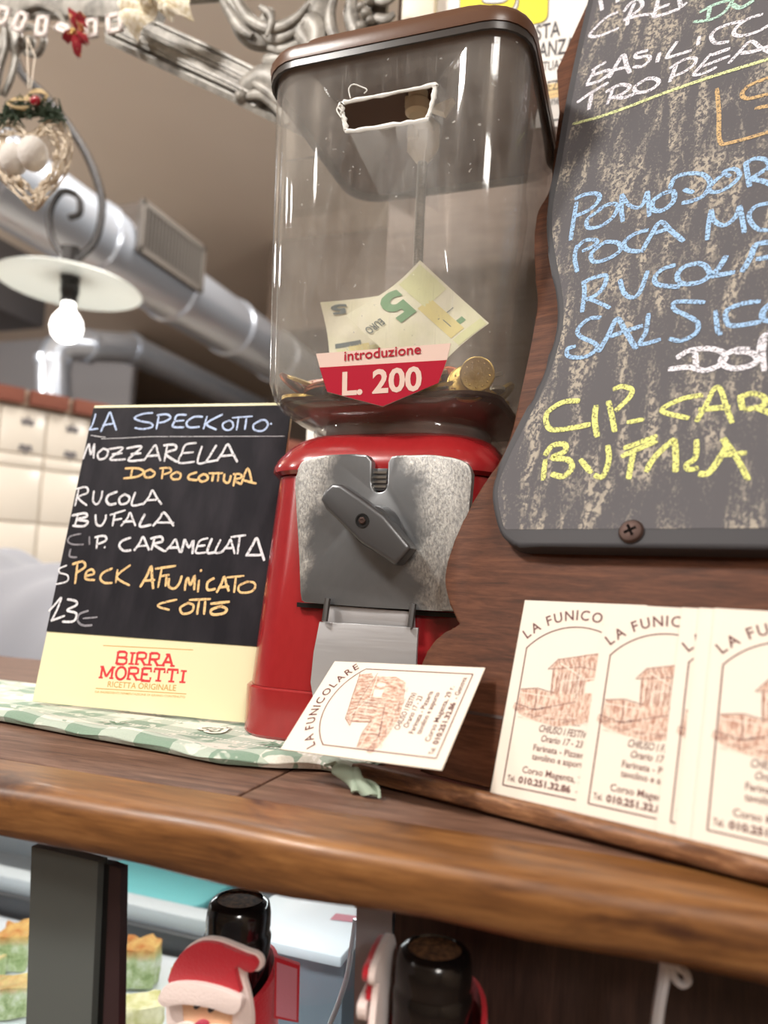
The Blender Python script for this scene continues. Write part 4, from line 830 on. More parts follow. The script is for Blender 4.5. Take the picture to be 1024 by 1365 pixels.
def cake(px, size, m, rz, seed, label):
    size = [q_*.82 for q_ in size]; rnd = random.Random(seed); bm = bmesh.new(); bmesh.ops.create_cube(bm, size=2); bmesh.ops.subdivide_edges(bm, edges=bm.edges[:], cuts=5, use_grid_fill=True)
    for v in bm.verts:
        n_ = v.co.normalized(); k = 1+.10*math.sin(5*v.co.x+seed)*math.cos(4*v.co.y+2*seed)+rnd.uniform(-.05, .05); s_ = .86*v.co+.14*n_*1.3
        v.co = V((s_.x*size[0]*k, s_.y*size[1]*k, (s_.z*k if v.co.z > -.99 else -.98)*size[2]))
    bm.verts.index_update(); mb = MB(); mb.add([v.co.copy() for v in bm.verts], [[v.index for v in f.verts] for f in bm.faces], m); bm.free()
    p = on_z(*px, TZ+.002+size[2]); o = mb.build('cake_slice', ang=70); o.location = p+V((0, 0, .001)); o.rotation_euler.z = rz; return tag(o, label, 'cake slice', 'cake slices in the display case')
cake((22, 1262), (.016, .020, .018), 'cake', .5, 1, 'green cake slice with an orange crust, left of the grey post at the top')
cake((18, 1330), (.024, .013, .014), 'cake', .6, 2, 'long green cake slice low at the left edge, left of the grey post')
cake((-14, 1296), (.010, .010, .012), 'cake', .2, 6, 'browned cake slice cut off by the left picture edge')
cake((188, 1284), (.018, .016, .019), 'cake', .4, 3, 'green cake slice with a browned top, right of the plum strip')
cake((252, 1312), (.016, .014, .014), 'cake', .9, 4, 'small green cake slice half behind the felt figure')
cake((186, 1352), (.021, .015, .011), 'cake_pale', .7, 5, 'pale yellow cake slice low between the post and the felt figure')
cake((428, 1322), (.018, .016, .024), 'cake_pale', .3, 7, 'pale cake slice right of the red felt wrap, behind the glass')
gp = thing('lidded_tub', 'tub with a bright turquoise lid behind the rail in the display case', 'tub', on_y(225, 1172, .745)); po = on_y(225, 1172, .745)
mb = MB(); mb.loft([rr(.064, .05, .01, z) for z in (-.034, -.003)], 'case_grey'); mb.build('tub', gp); mb = MB(); mb.loft([rr(.073, .057, .012, -.003), rr(.075, .059, .012, .001), rr(.074, .058, .012, .005), rr(.06, .05, .01, .007)], 'turquoise'); mb.build('lid', gp)
sh = MB(); zb = po.z-.034; sh.box(V((-.42, .745, zb-.0065))-go, (.42, .06, .006), 'case_grey', .002); sh.build('inner_shelf', g)
p = on_y(420, 1232, .55); gp = thing('white_box', 'white food box with a red mark at the right end of the display case', 'box', p)
MB().box((-.012, .03, -.008), (.046, .06, .004), 'case_white', .002).build('box', gp); mb = MB(); mb.sheet(6, 4, lambda u, v: (.004+.026*u, .02+.012*v+.004*u, -.0035), 'felt_plum'); mb.build('red_mark', gp)
M['case_blue'] = mat('case_blue_grey', s2l(122, 132, 142), .4); mb = MB(); mb.box(V((p.x-.012, p.y+.034, (p.z-.0125-.33)/2))-go, (.046, .058, (p.z-.0125+.33)/2), 'case_blue'); mb.build('box_step', g)
mb = MB(); wp = [on_y(x, y, .385) for x, y in ((474, 1225), (469, 1262), (463, 1300), (452, 1335), (438, 1370), (420, 1410))]; mb.tube(smooth(wp, 5), .0014, 'wire', 8); tag(mb.build('white_cable'), 'thin white cable hanging inside the glass beside the grey end post', 'cable')
mb = MB(); xp = on_y(521, 1260, .345).x; mb.box(((xp+.6)/2, .358, -.26), ((.6-xp)/2, .008, .234), 'dark_wood'); tag(mb.build('counter_front'), kind='structure')
bpy.data.objects['counter_front'].name = 'wall_counter'
mb = MB(); wp = [on_y(x, y, .30) for x, y in ((889, 1262), (887, 1290), (884, 1310), (878, 1345), (872, 1400))]; mb.tube(smooth(wp, 5), .0022, 'wire', 8)
wp = [on_y(x, y, .30) for x, y in ((892, 1270), (898, 1300), (908, 1312), (917, 1308), (914, 1296), (905, 1290), (898, 1270))]; mb.tube(smooth(wp, 5), .0015, 'wire', 8); tag(mb.build('grey_wire'), 'looped pale wire hanging under the right end of the counter edge', 'cable')
mb = MB(); mb.box((0, 0, 0), (.42, .047, .008), 'dark_wood', .002); o = mb.build('bottle_shelf'); o.location = (-.15, .303, -.362); tag(o, 'dark low shelf carrying the two bottles', 'shelf')

def bottle(at, label):
    z0 = -.354; H = at.z-z0; gg = thing('wine_bottle', label, 'bottle', (at.x, at.y, z0))
    mb = MB(); mb.lathe([(.001, .001), (.036, .0), (.0372, .004), (.0372, H-.115), (.034, H-.10), (.024, H-.082), (.0155, H-.070), (.0148, H-.05), (.0146, H-.045)], 'bottle_glass', 40); mb.build('glass', gg)
    mb = MB(); mb.lathe([(.0152, H-.068), (.0154, H-.020), (.0156, H-.0165), (.0150, H-.0150), (.0146, H-.0135), (.0150, H-.012), (.0148, H-.006), (.0140, H-.0022), (.0128, H-.0008), (.0108, H), (.0104, H-.0014)], 'capsule', 40, cap=(False, False)); mb.build('capsule', gg)
    mb = MB(); mb.lathe([(.0105, H-.0016), (.0103, H-.0009), (.001, H-.0007)], 'cork', 32); mb.build('cork', gg); return gg
b1, b2 = CAM+ray(320, 1197)*.350, CAM+ray(580, 1262)*.292
bottle(b1, 'black capped bottle behind the red hatted felt figure'); bottle(b2, 'black capped bottle standing nearest, with a brown cork top')
def sleeve(at, top, r0, dip, label):
    gg = thing('felt_bottle_wrap', label, 'decoration', (at.x, at.y, at.z-.11)); ho = .11-top
    mb = MB(); mb.loft([[V((r*math.cos(a), r*math.sin(a), z-dip*q_*(.5+.5*math.cos(a+math.pi/2+.45)))) for a in [2*math.pi*k/40 for k in range(40)]] for r, z, q_ in ((r0+.006, .032, 0), (r0+.004, .038, .1), (r0+.0015, ho, 1), (r0-.0006, ho+.0005, 1), (r0-.0004, ho-.006, 1))], 'felt_red', (False, False)); mb.build('red_wrap', gg); return gg
D1 = sleeve(b1, .026, .0180, .02, 'red felt wrap with a bearded red-hatted figure on the left bottle')
FP = Plane(on_y(285, 1310, b1.y-.036), (1, -.10, 0), (0, 0, 1)); D1o = V(D1.location)
s5 = lambda pts: [FP.px(150+x/2.926, 1120+y/2.926) for x, y in pts]
F2L = Matrix.Translation(-D1o) @ FP.mat()
hat = [(232, 550), (240, 500), (262, 455), (300, 415), (350, 392), (410, 396), (470, 418), (520, 440), (556, 452), (572, 478), (560, 506), (530, 506), (505, 490), (488, 494), (496, 540), (505, 590), (430, 566), (330, 548)]
def fel(name, pts, z0, z1, m, parent, sm=True, lab=None):
    q = smooth([V((*p, 0)) for p in s5(pts)], 3, True) if sm else [V((*p, 0)) for p in s5(pts)]
    mb = MB(); mb.prism([(p.x, p.y) for p in q], z0, z1, m, .0004, F2L); o = mb.build(name, parent)
    if lab: o['label'] = lab
    return o
def figure(D):
    body = fel('figure_body', [(205, 600), (228, 540), (238, 495), (262, 448), (302, 406), (352, 384), (412, 388), (472, 410), (525, 432), (562, 446), (580, 478), (566, 514), (510, 520), (530, 620), (540, 720), (520, 830), (440, 900), (320, 900), (230, 830), (208, 720)], -.003, -.0005, 'felt_snow', D, lab='white felt backing and beard')
    fel('hat', hat, -.0005, .002, 'felt_red', body); fel('hat_brim', [(208, 590), (240, 545), (340, 538), (440, 560), (508, 588), (526, 612), (514, 652), (480, 660), (400, 634), (300, 622), (232, 632), (206, 612)], .001, .0045, 'felt_snow', body)
    fel('face', [(275, 622), (370, 630), (468, 655), (462, 740), (370, 745), (282, 700)], -.0005, .001, 'felt_skin', body, False)
    for x, y in ((342, 637), (397, 650)): fel('eye', [(x+10*math.cos(a*.7854), y+11*math.sin(a*.7854)) for a in range(8)], .0008, .003, 'felt_eye', body)
    fel('nose', [(360+26*math.cos(a*.7854), 712+20*math.sin(a*.7854)) for a in range(8)], .0008, .004, 'felt_nose', body)
    fel('moustache', [(250, 720), (300, 700), (352, 716), (420, 712), (500, 735), (430, 770), (360, 752), (290, 760)], .0006, .0026, 'felt_snow', body)
figure(D1)
P4 = Plane(on_y(382, 1312, b1.y-.004), (1, .55, 0), (0, 0, 1)); mb = MB()
mb.prism([P4.px(x, y) for x, y in ((366, 1274), (400, 1286), (398, 1362), (365, 1356))], -.002, .001, 'felt_red', .0003, Matrix.Translation(-D1o) @ P4.mat()); mb.prism([P4.px(x, y) for x, y in ((369, 1281), (396, 1290), (395, 1358), (368, 1352))], .001, .0013, 'felt_plum', 0, Matrix.Translation(-D1o) @ P4.mat()); mb.build('felt_panel', D1)['label'] = 'glittering plum panel'
D2 = sleeve(b2, .016, .0195, .034, 'red felt wrap with its felt figure turned edge-on, on the nearest bottle')
def copy_tree(src, par):
    for ch_ in [c for c in bpy.data.objects if c.parent == src and c.name.split('.')[0] in ('figure_body', 'hat', 'hat_brim', 'face', 'eye', 'nose', 'moustache')]:
        c = ch_.copy(); C.objects.link(c); c.parent = par; copy_tree(ch_, c); yield_.append(c) if src == D1 else None
yield_ = []; copy_tree(D1, D2)
ctr = F2L @ V((0, 0, 0)); tgt = on_y(505, 1310, b2.y-.004)-V(D2.location)
for c in yield_: c.matrix_local = Matrix.Translation(tgt) @ Matrix.Rotation(math.radians(-78), 4, 'Z') @ Matrix.Translation(-ctr)
# ------------------------------------------------------------------ chalk handwriting traced stroke by stroke (crop origin, crop scale)
def chalkmb(plane, orig, sc, strokes, z, wd, m, mb, shift=(0, 0)):
    rnd = random.Random(len(strokes))
    for s in strokes:
        q = [plane.px(orig[0]+x/sc, orig[1]+y/sc) for x, y in s]
        P = smooth([V((*p, 0)) for p in q], 5) if len(q) > 2 else [V((*q[0], 0)).lerp(V((*q[1], 0)), i/4) for i in range(5)]
        mb.ribbon(P, wd*rnd.uniform(.88, 1.15), z+rnd.uniform(0, .00012), m)
# ------------------------------------------------------------------ small menu board (A5) leaning on the cloth
bl, br = on_z(42, 935, .0032), on_z(340, 965, .0032); br.z = bl.z
u = (br-bl).normalized(); bk = V((-u.y, u.x, 0)); tl_ = math.radians(10.5)
SB = Plane(bl, u, V((0, 0, 1))*math.cos(tl_)+bk*math.sin(tl_))
Wd = (-.2236-bl.x)/u.x; tp = SB.px(120, 540); Hh = tp[1]; cb = SB.px(57, 841)[1]
g = thing('menu_board', 'small black menu board with chalk writing and a cream printed foot, on the checked cloth', 'menu board', SB.mat())
mb = MB(); mb.box((Wd/2, Hh/2, -.0022), (Wd/2, Hh/2, .0016), 'cream', .0004); mb.build('card_panel', g)['label'] = 'cream card with printed foot'
mb = MB(); mb.box((Wd/2, (cb+Hh-.0022)/2, -.0004), (Wd/2, (Hh-.0022-cb)/2, .0005), 'blackboard', .0002); wr = mb.build('writing_panel', g); wr['label'] = 'black writing panel'
mb = MB(); ly = SB.px(250, 582)[1]; mb.ribbon([(.012, ly-.0016), (.03, ly-.001), (.05, ly), (Wd-.002, ly)], .0004, .0002, 'chalk_small_white', False); mb.build('printed_line', wr)
A, B_, C6, S3, S6 = (60, 530), (40, 690), (0, 500), 3.012, 2.56
mb = MB()
chalkmb(SB, A, S3, [[(205, 65), (195, 100), (180, 130)], [(178, 130), (215, 125)], [(225, 138), (248, 88), (262, 60), (275, 95), (288, 132)], [(232, 112), (275, 105)], [(435, 62), (395, 66), (360, 82), (385, 95), (425, 103), (432, 118), (395, 127), (360, 122)], [(458, 75), (448, 128)], [(450, 72), (490, 68), (505, 82), (480, 98), (452, 102)], [(570, 70), (532, 72), (522, 95), (515, 118), (560, 120)], [(525, 95), (560, 92)], [(635, 78), (600, 78), (570, 100), (580, 120), (622, 118)], [(652, 75), (637, 128)], [(715, 68), (650, 105), (690, 130)], [(742, 92), (716, 105), (718, 124), (738, 132), (756, 118), (752, 98), (735, 92)], [(752, 82), (835, 76)], [(778, 84), (770, 132)], [(810, 84), (803, 130)], [(870, 92), (840, 108), (842, 130), (875, 134), (896, 112), (886, 92), (862, 92)], [(905, 105), (912, 107)]], .0003, .0014, 'chalk_small_blue', mb)
chalkmb(SB, A, S3, [[(185, 152), (215, 157), (245, 160)]], .0003, .0006, 'chalk_small_white', mb)
chalkmb(SB, A, S3, [[(155, 248), (165, 215), (178, 185)], [(178, 185), (182, 215), (186, 228), (200, 185)], [(200, 185), (196, 245)], [(238, 203), (214, 225), (218, 247), (244, 242), (254, 215), (232, 204)], [(255, 208), (315, 203), (262, 248), (325, 248)], [(270, 228), (312, 224)], [(328, 205), (390, 198), (335, 252), (402, 250)], [(345, 228), (388, 224)], [(398, 254), (425, 215), (445, 192), (455, 225), (465, 255)], [(412, 236), (458, 232)], [(492, 195), (480, 258)], [(476, 193), (520, 190), (526, 208), (485, 226), (532, 260)], [(610, 183), (566, 190), (550, 225), (538, 262), (602, 258)], [(552, 224), (598, 220)], [(632, 195), (614, 262), (655, 258)], [(690, 190), (660, 240), (652, 258), (692, 252)], [(690, 257), (715, 220), (735, 188), (755, 225), (774, 260)], [(702, 236), (764, 231)]], .0003, .0016, 'chalk_small_white', mb)
chalkmb(SB, A, S3, [[(352, 285), (345, 320)], [(322, 285), (375, 285), (398, 300), (370, 318), (316, 325)], [(428, 288), (402, 300), (405, 320), (432, 318), (441, 302), (422, 288)], [(476, 285), (470, 328)], [(460, 285), (500, 283), (506, 298), (478, 309)], [(532, 298), (508, 312), (515, 328), (540, 326), (546, 308), (528, 298)], [(612, 300), (580, 312), (580, 328), (614, 332)], [(637, 308), (618, 322), (630, 338), (654, 328), (650, 312), (633, 308)], [(658, 305), (716, 304)], [(677, 308), (672, 338)], [(698, 308), (695, 338)], [(722, 306), (720, 335), (738, 342), (748, 312)], [(766, 310), (757, 357)], [(755, 308), (785, 308), (788, 322), (762, 332), (790, 350)], [(788, 350), (815, 285), (832, 345)], [(795, 332), (850, 346)]], .0003, .0016, 'chalk_small_peach', mb)
chalkmb(SB, A, S3, [[(137, 366), (122, 437)], [(126, 368), (166, 360), (172, 382), (135, 402), (170, 434)], [(198, 374), (194, 415), (210, 429), (226, 405), (232, 374)], [(292, 378), (256, 393), (248, 415), (262, 430), (288, 425)], [(324, 387), (300, 405), (305, 428), (332, 422), (340, 400), (318, 388)], [(364, 380), (350, 432), (397, 426)], [(393, 432), (420, 398), (432, 373), (450, 402), (470, 430)], [(408, 413), (458, 410)]], .0003, .0016, 'chalk_small_white', mb)
chalkmb(SB, C6, S6, [[(268, 475), (256, 516)], [(246, 480), (290, 472), (296, 484), (262, 493), (300, 500), (286, 516), (248, 514)], [(327, 476), (330, 508), (346, 514), (360, 495), (363, 476)], [(376, 478), (430, 461)], [(393, 473), (385, 516)], [(387, 496), (418, 490)], [(413, 516), (435, 490), (445, 470), (455, 494), (464, 516)], [(420, 501), (458, 499)], [(496, 474), (478, 516), (518, 511)], [(522, 516), (545, 490), (562, 470), (594, 516)], [(530, 503), (595, 504)]], .0003, .0016, 'chalk_small_white', mb)
chalkmb(SB, B_, S3, [[(207, 65), (165, 75), (153, 95), (175, 108), (217, 108)], [(240, 75), (240, 110)], [(165, 125), (160, 155), (190, 160)]], .0003, .0013, 'chalk_small_faint', mb)
chalkmb(SB, B_, S3, [[(273, 80), (268, 126)], [(260, 80), (300, 74), (306, 92), (275, 106)], [(299, 118), (304, 121)], [(407, 80), (370, 95), (360, 115), (378, 133), (408, 131)], [(418, 134), (440, 105), (455, 78), (470, 110), (480, 132)], [(430, 116), (472, 112)], [(501, 85), (488, 131)], [(484, 85), (526, 77), (532, 96), (500, 108), (542, 136)], [(543, 137), (568, 110), (585, 88), (596, 120), (604, 142)], [(553, 122), (600, 120)], [(608, 142), (618, 105), (623, 90), (640, 120), (657, 93), (653, 147)], [(717, 83), (685, 92), (672, 118), (668, 142), (707, 140)], [(675, 115), (706, 112)], [(732, 83), (713, 140), (748, 138)], [(767, 88), (745, 140), (780, 136)], [(768, 142), (795, 110), (806, 88), (815, 115), (824, 147)], [(780, 123), (822, 122)], [(806, 79), (868, 71)], [(843, 78), (834, 147)], [(868, 156), (895, 110), (911, 83), (926, 125), (942, 174)], [(868, 152), (938, 150)]], .0003, .0016, 'chalk_small_white', mb)
chalkmb(SB, B_, S3, [[(150, 192), (120, 205), (122, 222), (152, 232), (150, 256), (105, 268)]], .0003, .0013, 'chalk_small_white', mb)
chalkmb(SB, B_, S3, [[(192, 183), (182, 267)], [(170, 188), (212, 177), (222, 198), (185, 223)], [(222, 235), (257, 226), (250, 208), (228, 220), (225, 246), (262, 251)], [(333, 204), (295, 222), (284, 245), (300, 262), (333, 262)], [(353, 208), (345, 263)], [(405, 190), (350, 238), (402, 273)], [(443, 280), (470, 235), (488, 196), (491, 240), (496, 287)], [(453, 254), (504, 250)], [(503, 206), (587, 194)], [(530, 206), (515, 282)], [(522, 236), (562, 230)], [(550, 235), (545, 277)], [(560, 243), (558, 275), (580, 285), (600, 265), (611, 233)], [(622, 294), (628, 255), (636, 243), (645, 272), (662, 233), (660, 292)], [(680, 250), (675, 300)], [(683, 215), (692, 211)], [(742, 243), (715, 260), (715, 290), (747, 286)], [(750, 302), (770, 265), (781, 238), (790, 270), (800, 297)], [(757, 281), (802, 276)], [(790, 241), (862, 234)], [(828, 240), (820, 302)], [(875, 257), (840, 275), (845, 300), (887, 298), (906, 278), (897, 260), (866, 258)], [(592, 329), (525, 345), (518, 358), (562, 371)], [(640, 341), (605, 362), (615, 386), (650, 378), (657, 352), (632, 342)], [(640, 331), (727, 327)], [(680, 335), (672, 390)], [(705, 335), (700, 390)], [(775, 354), (730, 370), (735, 389), (777, 385), (791, 368), (766, 355)], [(725, 346), (803, 338)]], .0003, .0016, 'chalk_small_peach', mb)
chalkmb(SB, B_, S3, [[(76, 377), (105, 345), (127, 322), (110, 370), (86, 416)], [(85, 415), (142, 394)], [(150, 328), (184, 335), (187, 352), (150, 372), (187, 385), (176, 416), (130, 418)]], .0003, .0016, 'chalk_small_white', mb)
chalkmb(SB, B_, S3, [[(237, 374), (200, 388), (193, 415), (215, 433), (252, 432)], [(213, 405), (272, 400)]], .0003, .0013, 'chalk_small_faint', mb)
mb.build('chalk_writing', wr)
# slab serif logo lettering, drawn as strokes in a unit box
SLAB = {'B': (['v0', [(0, 1), (.45, 1), (.62, .9), (.62, .62), (.45, .53), (0, .53)], [(.45, .53), (.68, .42), (.68, .12), (.5, 0), (0, 0)]], [(-.1, 0, .3), (-.1, 1, .3)], .75),
 'I': (['v.2'], [(0, 0, .4), (0, 1, .4)], .45), 'R': (['v0', [(0, 1), (.45, 1), (.62, .9), (.62, .6), (.45, .5), (0, .5)], [(.3, .5), (.64, 0)]], [(-.1, 0, .3), (-.1, 1, .3), (.5, 0, .32)], .82),
 'A': ([[(.02, 0), (.36, 1)], [(.36, 1), (.72, 0)], [(.16, .34), (.58, .34)]], [(-.12, 0, .3), (.56, 0, .32), (.16, 1, .26)], .84),
 'M': ([[(.05, 0), (.05, 1)], [(.05, 1), (.42, .15)], [(.42, .15), (.8, 1)], [(.8, 1), (.8, 0)]], [(-.1, 0, .3), (.65, 0, .3), (-.1, 1, .26), (.7, 1, .26)], .95),
 'O': ([[(.36 + .34*math.sin(a*math.pi/8), .5+.5*math.cos(a*math.pi/8)) for a in range(17)]], [], .8),
 'E': (['v0', [(0, 1), (.58, 1), (.58, .72)], [(0, .52), (.4, .52)], [(0, 0), (.6, 0), (.6, .3)]], [(-.1, 0, .3), (-.1, 1, .3), ], .72),
 'T': (['v.33', [(0, .7), (0, 1), (.68, 1), (.68, .7)]], [(.14, 0, .4)], .78)}
def slab(mb, s, p0, p1, h, z, m):
    tot = sum(SLAB[c][2] for c in s)+.1*(len(s)-1); p0, p1 = V(p0), V(p1); e = (p1-p0).normalized(); q = V((-e.y, e.x)); k = (p1-p0).length/tot; x = 0; zz = z
    for c in s:
        st, se, w_ = SLAB[c]; f = lambda px, py: p0+e*((x+px)*k)+q*(py*h)
        for a in st:
            pts = [(float(a[1:]), 0), (float(a[1:]), 1)] if isinstance(a, str) else a
            zz += 2e-6; mb.ribbon([V((*f(*p), 0)) for p in pts], .20*h, zz, m, False)
        for sx, sy, L in se: zz += 2e-6; mb.ribbon([V((*f(sx, .06 if sy == 0 else .94), 0)), V((*f(sx+L, .06 if sy == 0 else .94), 0))], .14*h, zz, m, False)
        x += w_+.1
mb = MB(); e = lambda cx_, cy_: SB.px(40+cx_/3.2, 830+cy_/3.2); zf = -.0005; e2h = lambda y0, y1: e(480, y0)[1]-e(480, y1)[1]
slab(mb, 'BIRRA', e(367, 176), e(613, 188), e2h(122, 176), zf, 'logo_red'); slab(mb, 'MORETTI', e(296, 237), e(664, 258), e2h(186, 240), zf, 'logo_red')
text(mb, 'RICETTA ORIGINALE', e(328, 274), e(620, 291), .0036, zf, 'logo_gold', .01); text(mb, 'DA INGREDIENTI FERMENTAZIONE DI GRANO CONTENUTO', e(275, 299), e(660, 322), .0013, zf, 'logo_gold', .01)
for a, b in (((310, 97), (694, 116)), ((278, 280), (665, 304))): mb.ribbon([V((*e(*a), 0)), V((*e(*b), 0))], .0005, zf, 'logo_gold', False)
mb.build('printed_logo', bpy.data.objects['card_panel'])['label'] = 'red and gold printed lettering'
mb = MB(); mb.box((Wd*.5, Hh*.36, -.022), (.02, Hh*.33, .0012), 'black', .0004, Matrix.Rotation(-.17, 4, 'X')); mb.build('back_strut', g)
p = on_y(391, 588, .50); mb = MB(); mb.box((0, 0, 0), (.018, .004, .03), 'poster_sky' if 'poster_sky' in M else 'case_white', .002); o = mb.build('pale_card_box'); tag(o, 'pale blue and white carton peeking between the small menu board and the coin machine', 'carton'); o.location = (p.x-.006, .575, p.z-.004)
M['sky_blue'] = mat('sky_blue_print', s2l(150, 208, 236), .5); mb = MB(); mb.box((0, -.0042, .005), (.018, .0003, .012), 'sky_blue'); mb.build('blue_print', o); o.data.materials[0] = M['white_card']
mb = MB(); mb.box((0, 0, -(p.z-.034)/2-.03+.0), (.018, .02, (p.z-.034)/2), 'white_card', .001); q = mb.build('carton_body', o); q.location = (0, .0, 0)

# ------------------------------------------------------------------ wooden menu stand with the big chalkboard
la, lb = on_z(470, 1015, .0092), on_z(1024, 1147, .0092)
u = (lb-la).normalized(); bk = V((-u.y, u.x, 0)); LN = math.radians(20); v = V((0, 0, 1))*math.cos(LN)+bk*math.sin(LN)
KP = Plane(la+bk*.0065, u, v)                     # the plane the cards lean in (front card face)
BP = KP.up(-.0040)                                # front of the wooden board
TH = .0085
g = thing('menu_stand', 'brown wooden stand with a wavy edge, leaning, carrying the large smeared chalkboard', 'menu stand', BP.mat())
edge = [(745, 150), (737, 225), (730, 258), (717, 281), (713, 309), (713, 360), (716, 400), (712, 439), (702, 490), (684, 568), (668, 610), (651, 638), (630, 669), (612, 708), (599, 739), (593, 767), (595, 790), (603, 813), (612, 831)]
e2 = [(606, 836), (597, 841), (581, 852), (570, 868), (560, 890), (550, 930), (548, 960), (556, 1000), (560, 1030)]
lo = smooth([V((*BP.px(*p), 0)) for p in edge], 3)+smooth([V((*BP.px(*p), 0)) for p in e2], 3)
TOP, RT_ = .62, .40
lo = [V((lo[0].x-.01, TOP*.75, 0)), V((lo[0].x+.02, TOP, 0))][::-1]+lo
zb = -(BP.o.z-.0012)/math.cos(LN)
poly = [(p.x, max(p.y, zb+.008)) for p in lo]+[(lo[-1].x, zb+.008), (RT_, zb+.008), (RT_, TOP)]
mb = MB(); mb.prism(poly, -TH, 0, 'board_wood', .001); bpn = mb.build('back_board', g, 40)
zl = .0022; L2 = Matrix.Translation(V((la.x, la.y, 0))) @ Matrix(((u.x, bk.x, 0, 0), (u.y, bk.y, 0, 0), (0, 0, 1, 0), (0, 0, 0, 1)))
toL = BP.mat().inverted() @ L2
mb = MB(); rings = []
for i in range(61):
    x = .300*i/60; s_ = min(1, .35+.65*math.sqrt(min(1, x/.006))); w_ = .0005*math.sin(x*90)+.0003*math.sin(x*211)
    pr = [(-.0012, .0022), (-.0024+w_, .0036), (-.0026+w_, .0070), (-.0014, .0090), (.0006, .0094), (.0030, .0090), (.0032, .0048), (.0200, .0044), (.0200, .0022)]
    rings.append([toL @ V((x, y*(s_ if y < .004 else 1)+.0004, .0022+(z-.0022)*(.75+.25*s_))) for y, z in pr])
mb.loft(rings, 'ledge_wood'); q = mb.build('ledge', g, 50); q['label'] = 'lighter worn front ledge holding the cards'
mb = MB(); mb.box((.115, .030, -.0002), (.13, .0007, .0004), 'dark_wood'); mb.build('groove', bpn)
# chalkboard
CB = BP.up(.0095); cl = CB.o-BP.o
left = [(800, -70), (790, -35), (784, 0), (770, 62), (753, 144), (741, 215), (729, 273), (727.5, 312), (733, 352), (741, 400), (740, 440), (726, 490), (710, 529), (690, 568), (669, 612), (657, 642), (655, 666), (661, 697), (668, 713), (679, 723), (690, 727.5)]
lq = smooth([V((*CB.px(*p), 0)) for p in left], 3); yb = CB.px(700, 728)[1]
pts = [(p.x, p.y) for p in lq]+[(CB.px(720, 728.5)[0], yb), (.36, yb), (.36, TOP-.05), (lq[0].x+.02, TOP-.05)]
# a notch in the rim under the screw is part of the outline
mb = MB(); mb.prism(pts, .0004, .0094, 'slate_edge', .0022, None, 3); cbo = mb.build('chalkboard', g, 40); cbo['label'] = 'large grey chalkboard smeared with chalk'
ins = [(p.x+.0042*(1 if p.y > .16 else .9), max(p.y+.0, yb+.0085)) for p in lq]
mb = MB(); mb.prism(ins+[(.355, yb+.0085), (.355, TOP-.055), (ins[0][0]+.02, TOP-.055)], .0090, .00955, 'slate'); mb.build('writing_face', cbo)
sp_ = CB.px(842, 709); mb = MB(); M['recess'] = mat('dark_recess', s2l(20, 15, 14), .9, spec=.05)
mb.lathe([(.0052, .0094), (.0054, .0102), (.0046, .0112), (.0028, .0117), (.0001, .0118)], 'rust', 28, (sp_[0], sp_[1], 0))
for a in (.5, .5+math.pi/2): mb.box((sp_[0], sp_[1], .0117), (.0027, .0006, .0003), 'recess', 0, Matrix.Rotation(a, 4, 'Z'))
mb.build('screw', cbo)['label'] = 'brown cross-head screw at the lower rim'
mb = MB(); K4, K5, K6, K7, S = (744, 0), (744, 190), (744, 360), (704, 460), 3.657; zc = .0097; WB = .0025
chalkmb(CB, K4, S, [[(205, 0), (212, 25), (215, 52)], [(290, -5), (294, 12)], [(295, 60), (240, 85), (180, 140), (156, 175), (200, 178), (298, 138)], [(375, 15), (345, 80), (338, 125)], [(322, 60), (352, 20), (395, -2), (412, 30), (380, 62), (318, 102)], [(322, 100), (400, 76), (468, 70)], [(490, -5), (478, 45), (466, 85)], [(466, 85), (520, 70), (595, 43)], [(480, 45), (545, 22)], [(590, -2), (602, 40)], [(602, 38), (630, 12)], [(690, 178), (682, 222)], [(905, 105), (850, 115), (780, 140), (748, 175), (768, 210), (835, 205)], [(1000, 70), (930, 92), (875, 130), (858, 166), (900, 176), (985, 150), (1060, 100)],
 [(165, 345), (235, 302)], [(178, 345), (140, 412)], [(160, 372), (240, 345), (252, 358), (205, 395), (138, 416)], [(250, 382), (290, 310), (320, 270), (335, 320), (352, 358)], [(265, 345), (345, 325)], [(442, 246), (383, 262), (385, 282), (440, 275), (446, 295), (410, 325), (366, 326)], [(496, 258), (484, 307)], [(582, 203), (535, 272), (545, 280), (652, 247)],
 [(93, 502), (160, 455), (248, 403)], [(166, 458), (150, 537)], [(272, 425), (240, 512)], [(232, 452), (300, 415), (350, 425), (310, 462), (250, 482)], [(265, 472), (320, 478), (390, 452)], [(435, 384), (375, 425), (390, 452), (450, 440), (492, 405), (472, 384), (425, 386)], [(578, 318), (545, 402)], [(543, 337), (610, 295), (668, 285), (665, 315), (610, 355), (548, 376)], [(748, 262), (700, 320), (663, 366), (720, 356), (775, 328)], [(705, 325), (840, 273)], [(750, 270), (840, 238)], [(832, 312), (880, 260), (940, 203), (990, 235), (1060, 270)], [(890, 260), (960, 250), (1060, 215)]], zc, WB, 'chalk_white', mb)
chalkmb(CB, K4, S, [[(690, 62), (760, 25), (850, -2)], [(742, 32), (732, 90)], [(660, 108), (740, 98), (800, 70), (840, 25), (852, -2)], [(850, 22), (890, 40), (955, 3)]], zc, WB, 'chalk_mint', mb)
chalkmb(CB, K4, S, [[(72, 606), (200, 572), (350, 520), (500, 462), (700, 392), (880, 335), (1060, 280)]], zc, .0026, 'chalk_lime', mb)
chalkmb(CB, K4, S, [[(775, 432), (785, 550), (790, 690), (850, 695), (1060, 635)], [(1060, 370), (1000, 390), (930, 420), (898, 460), (930, 482), (1060, 450)], [(960, 530), (1060, 510)]], zc, .0024, 'chalk_orange', mb)
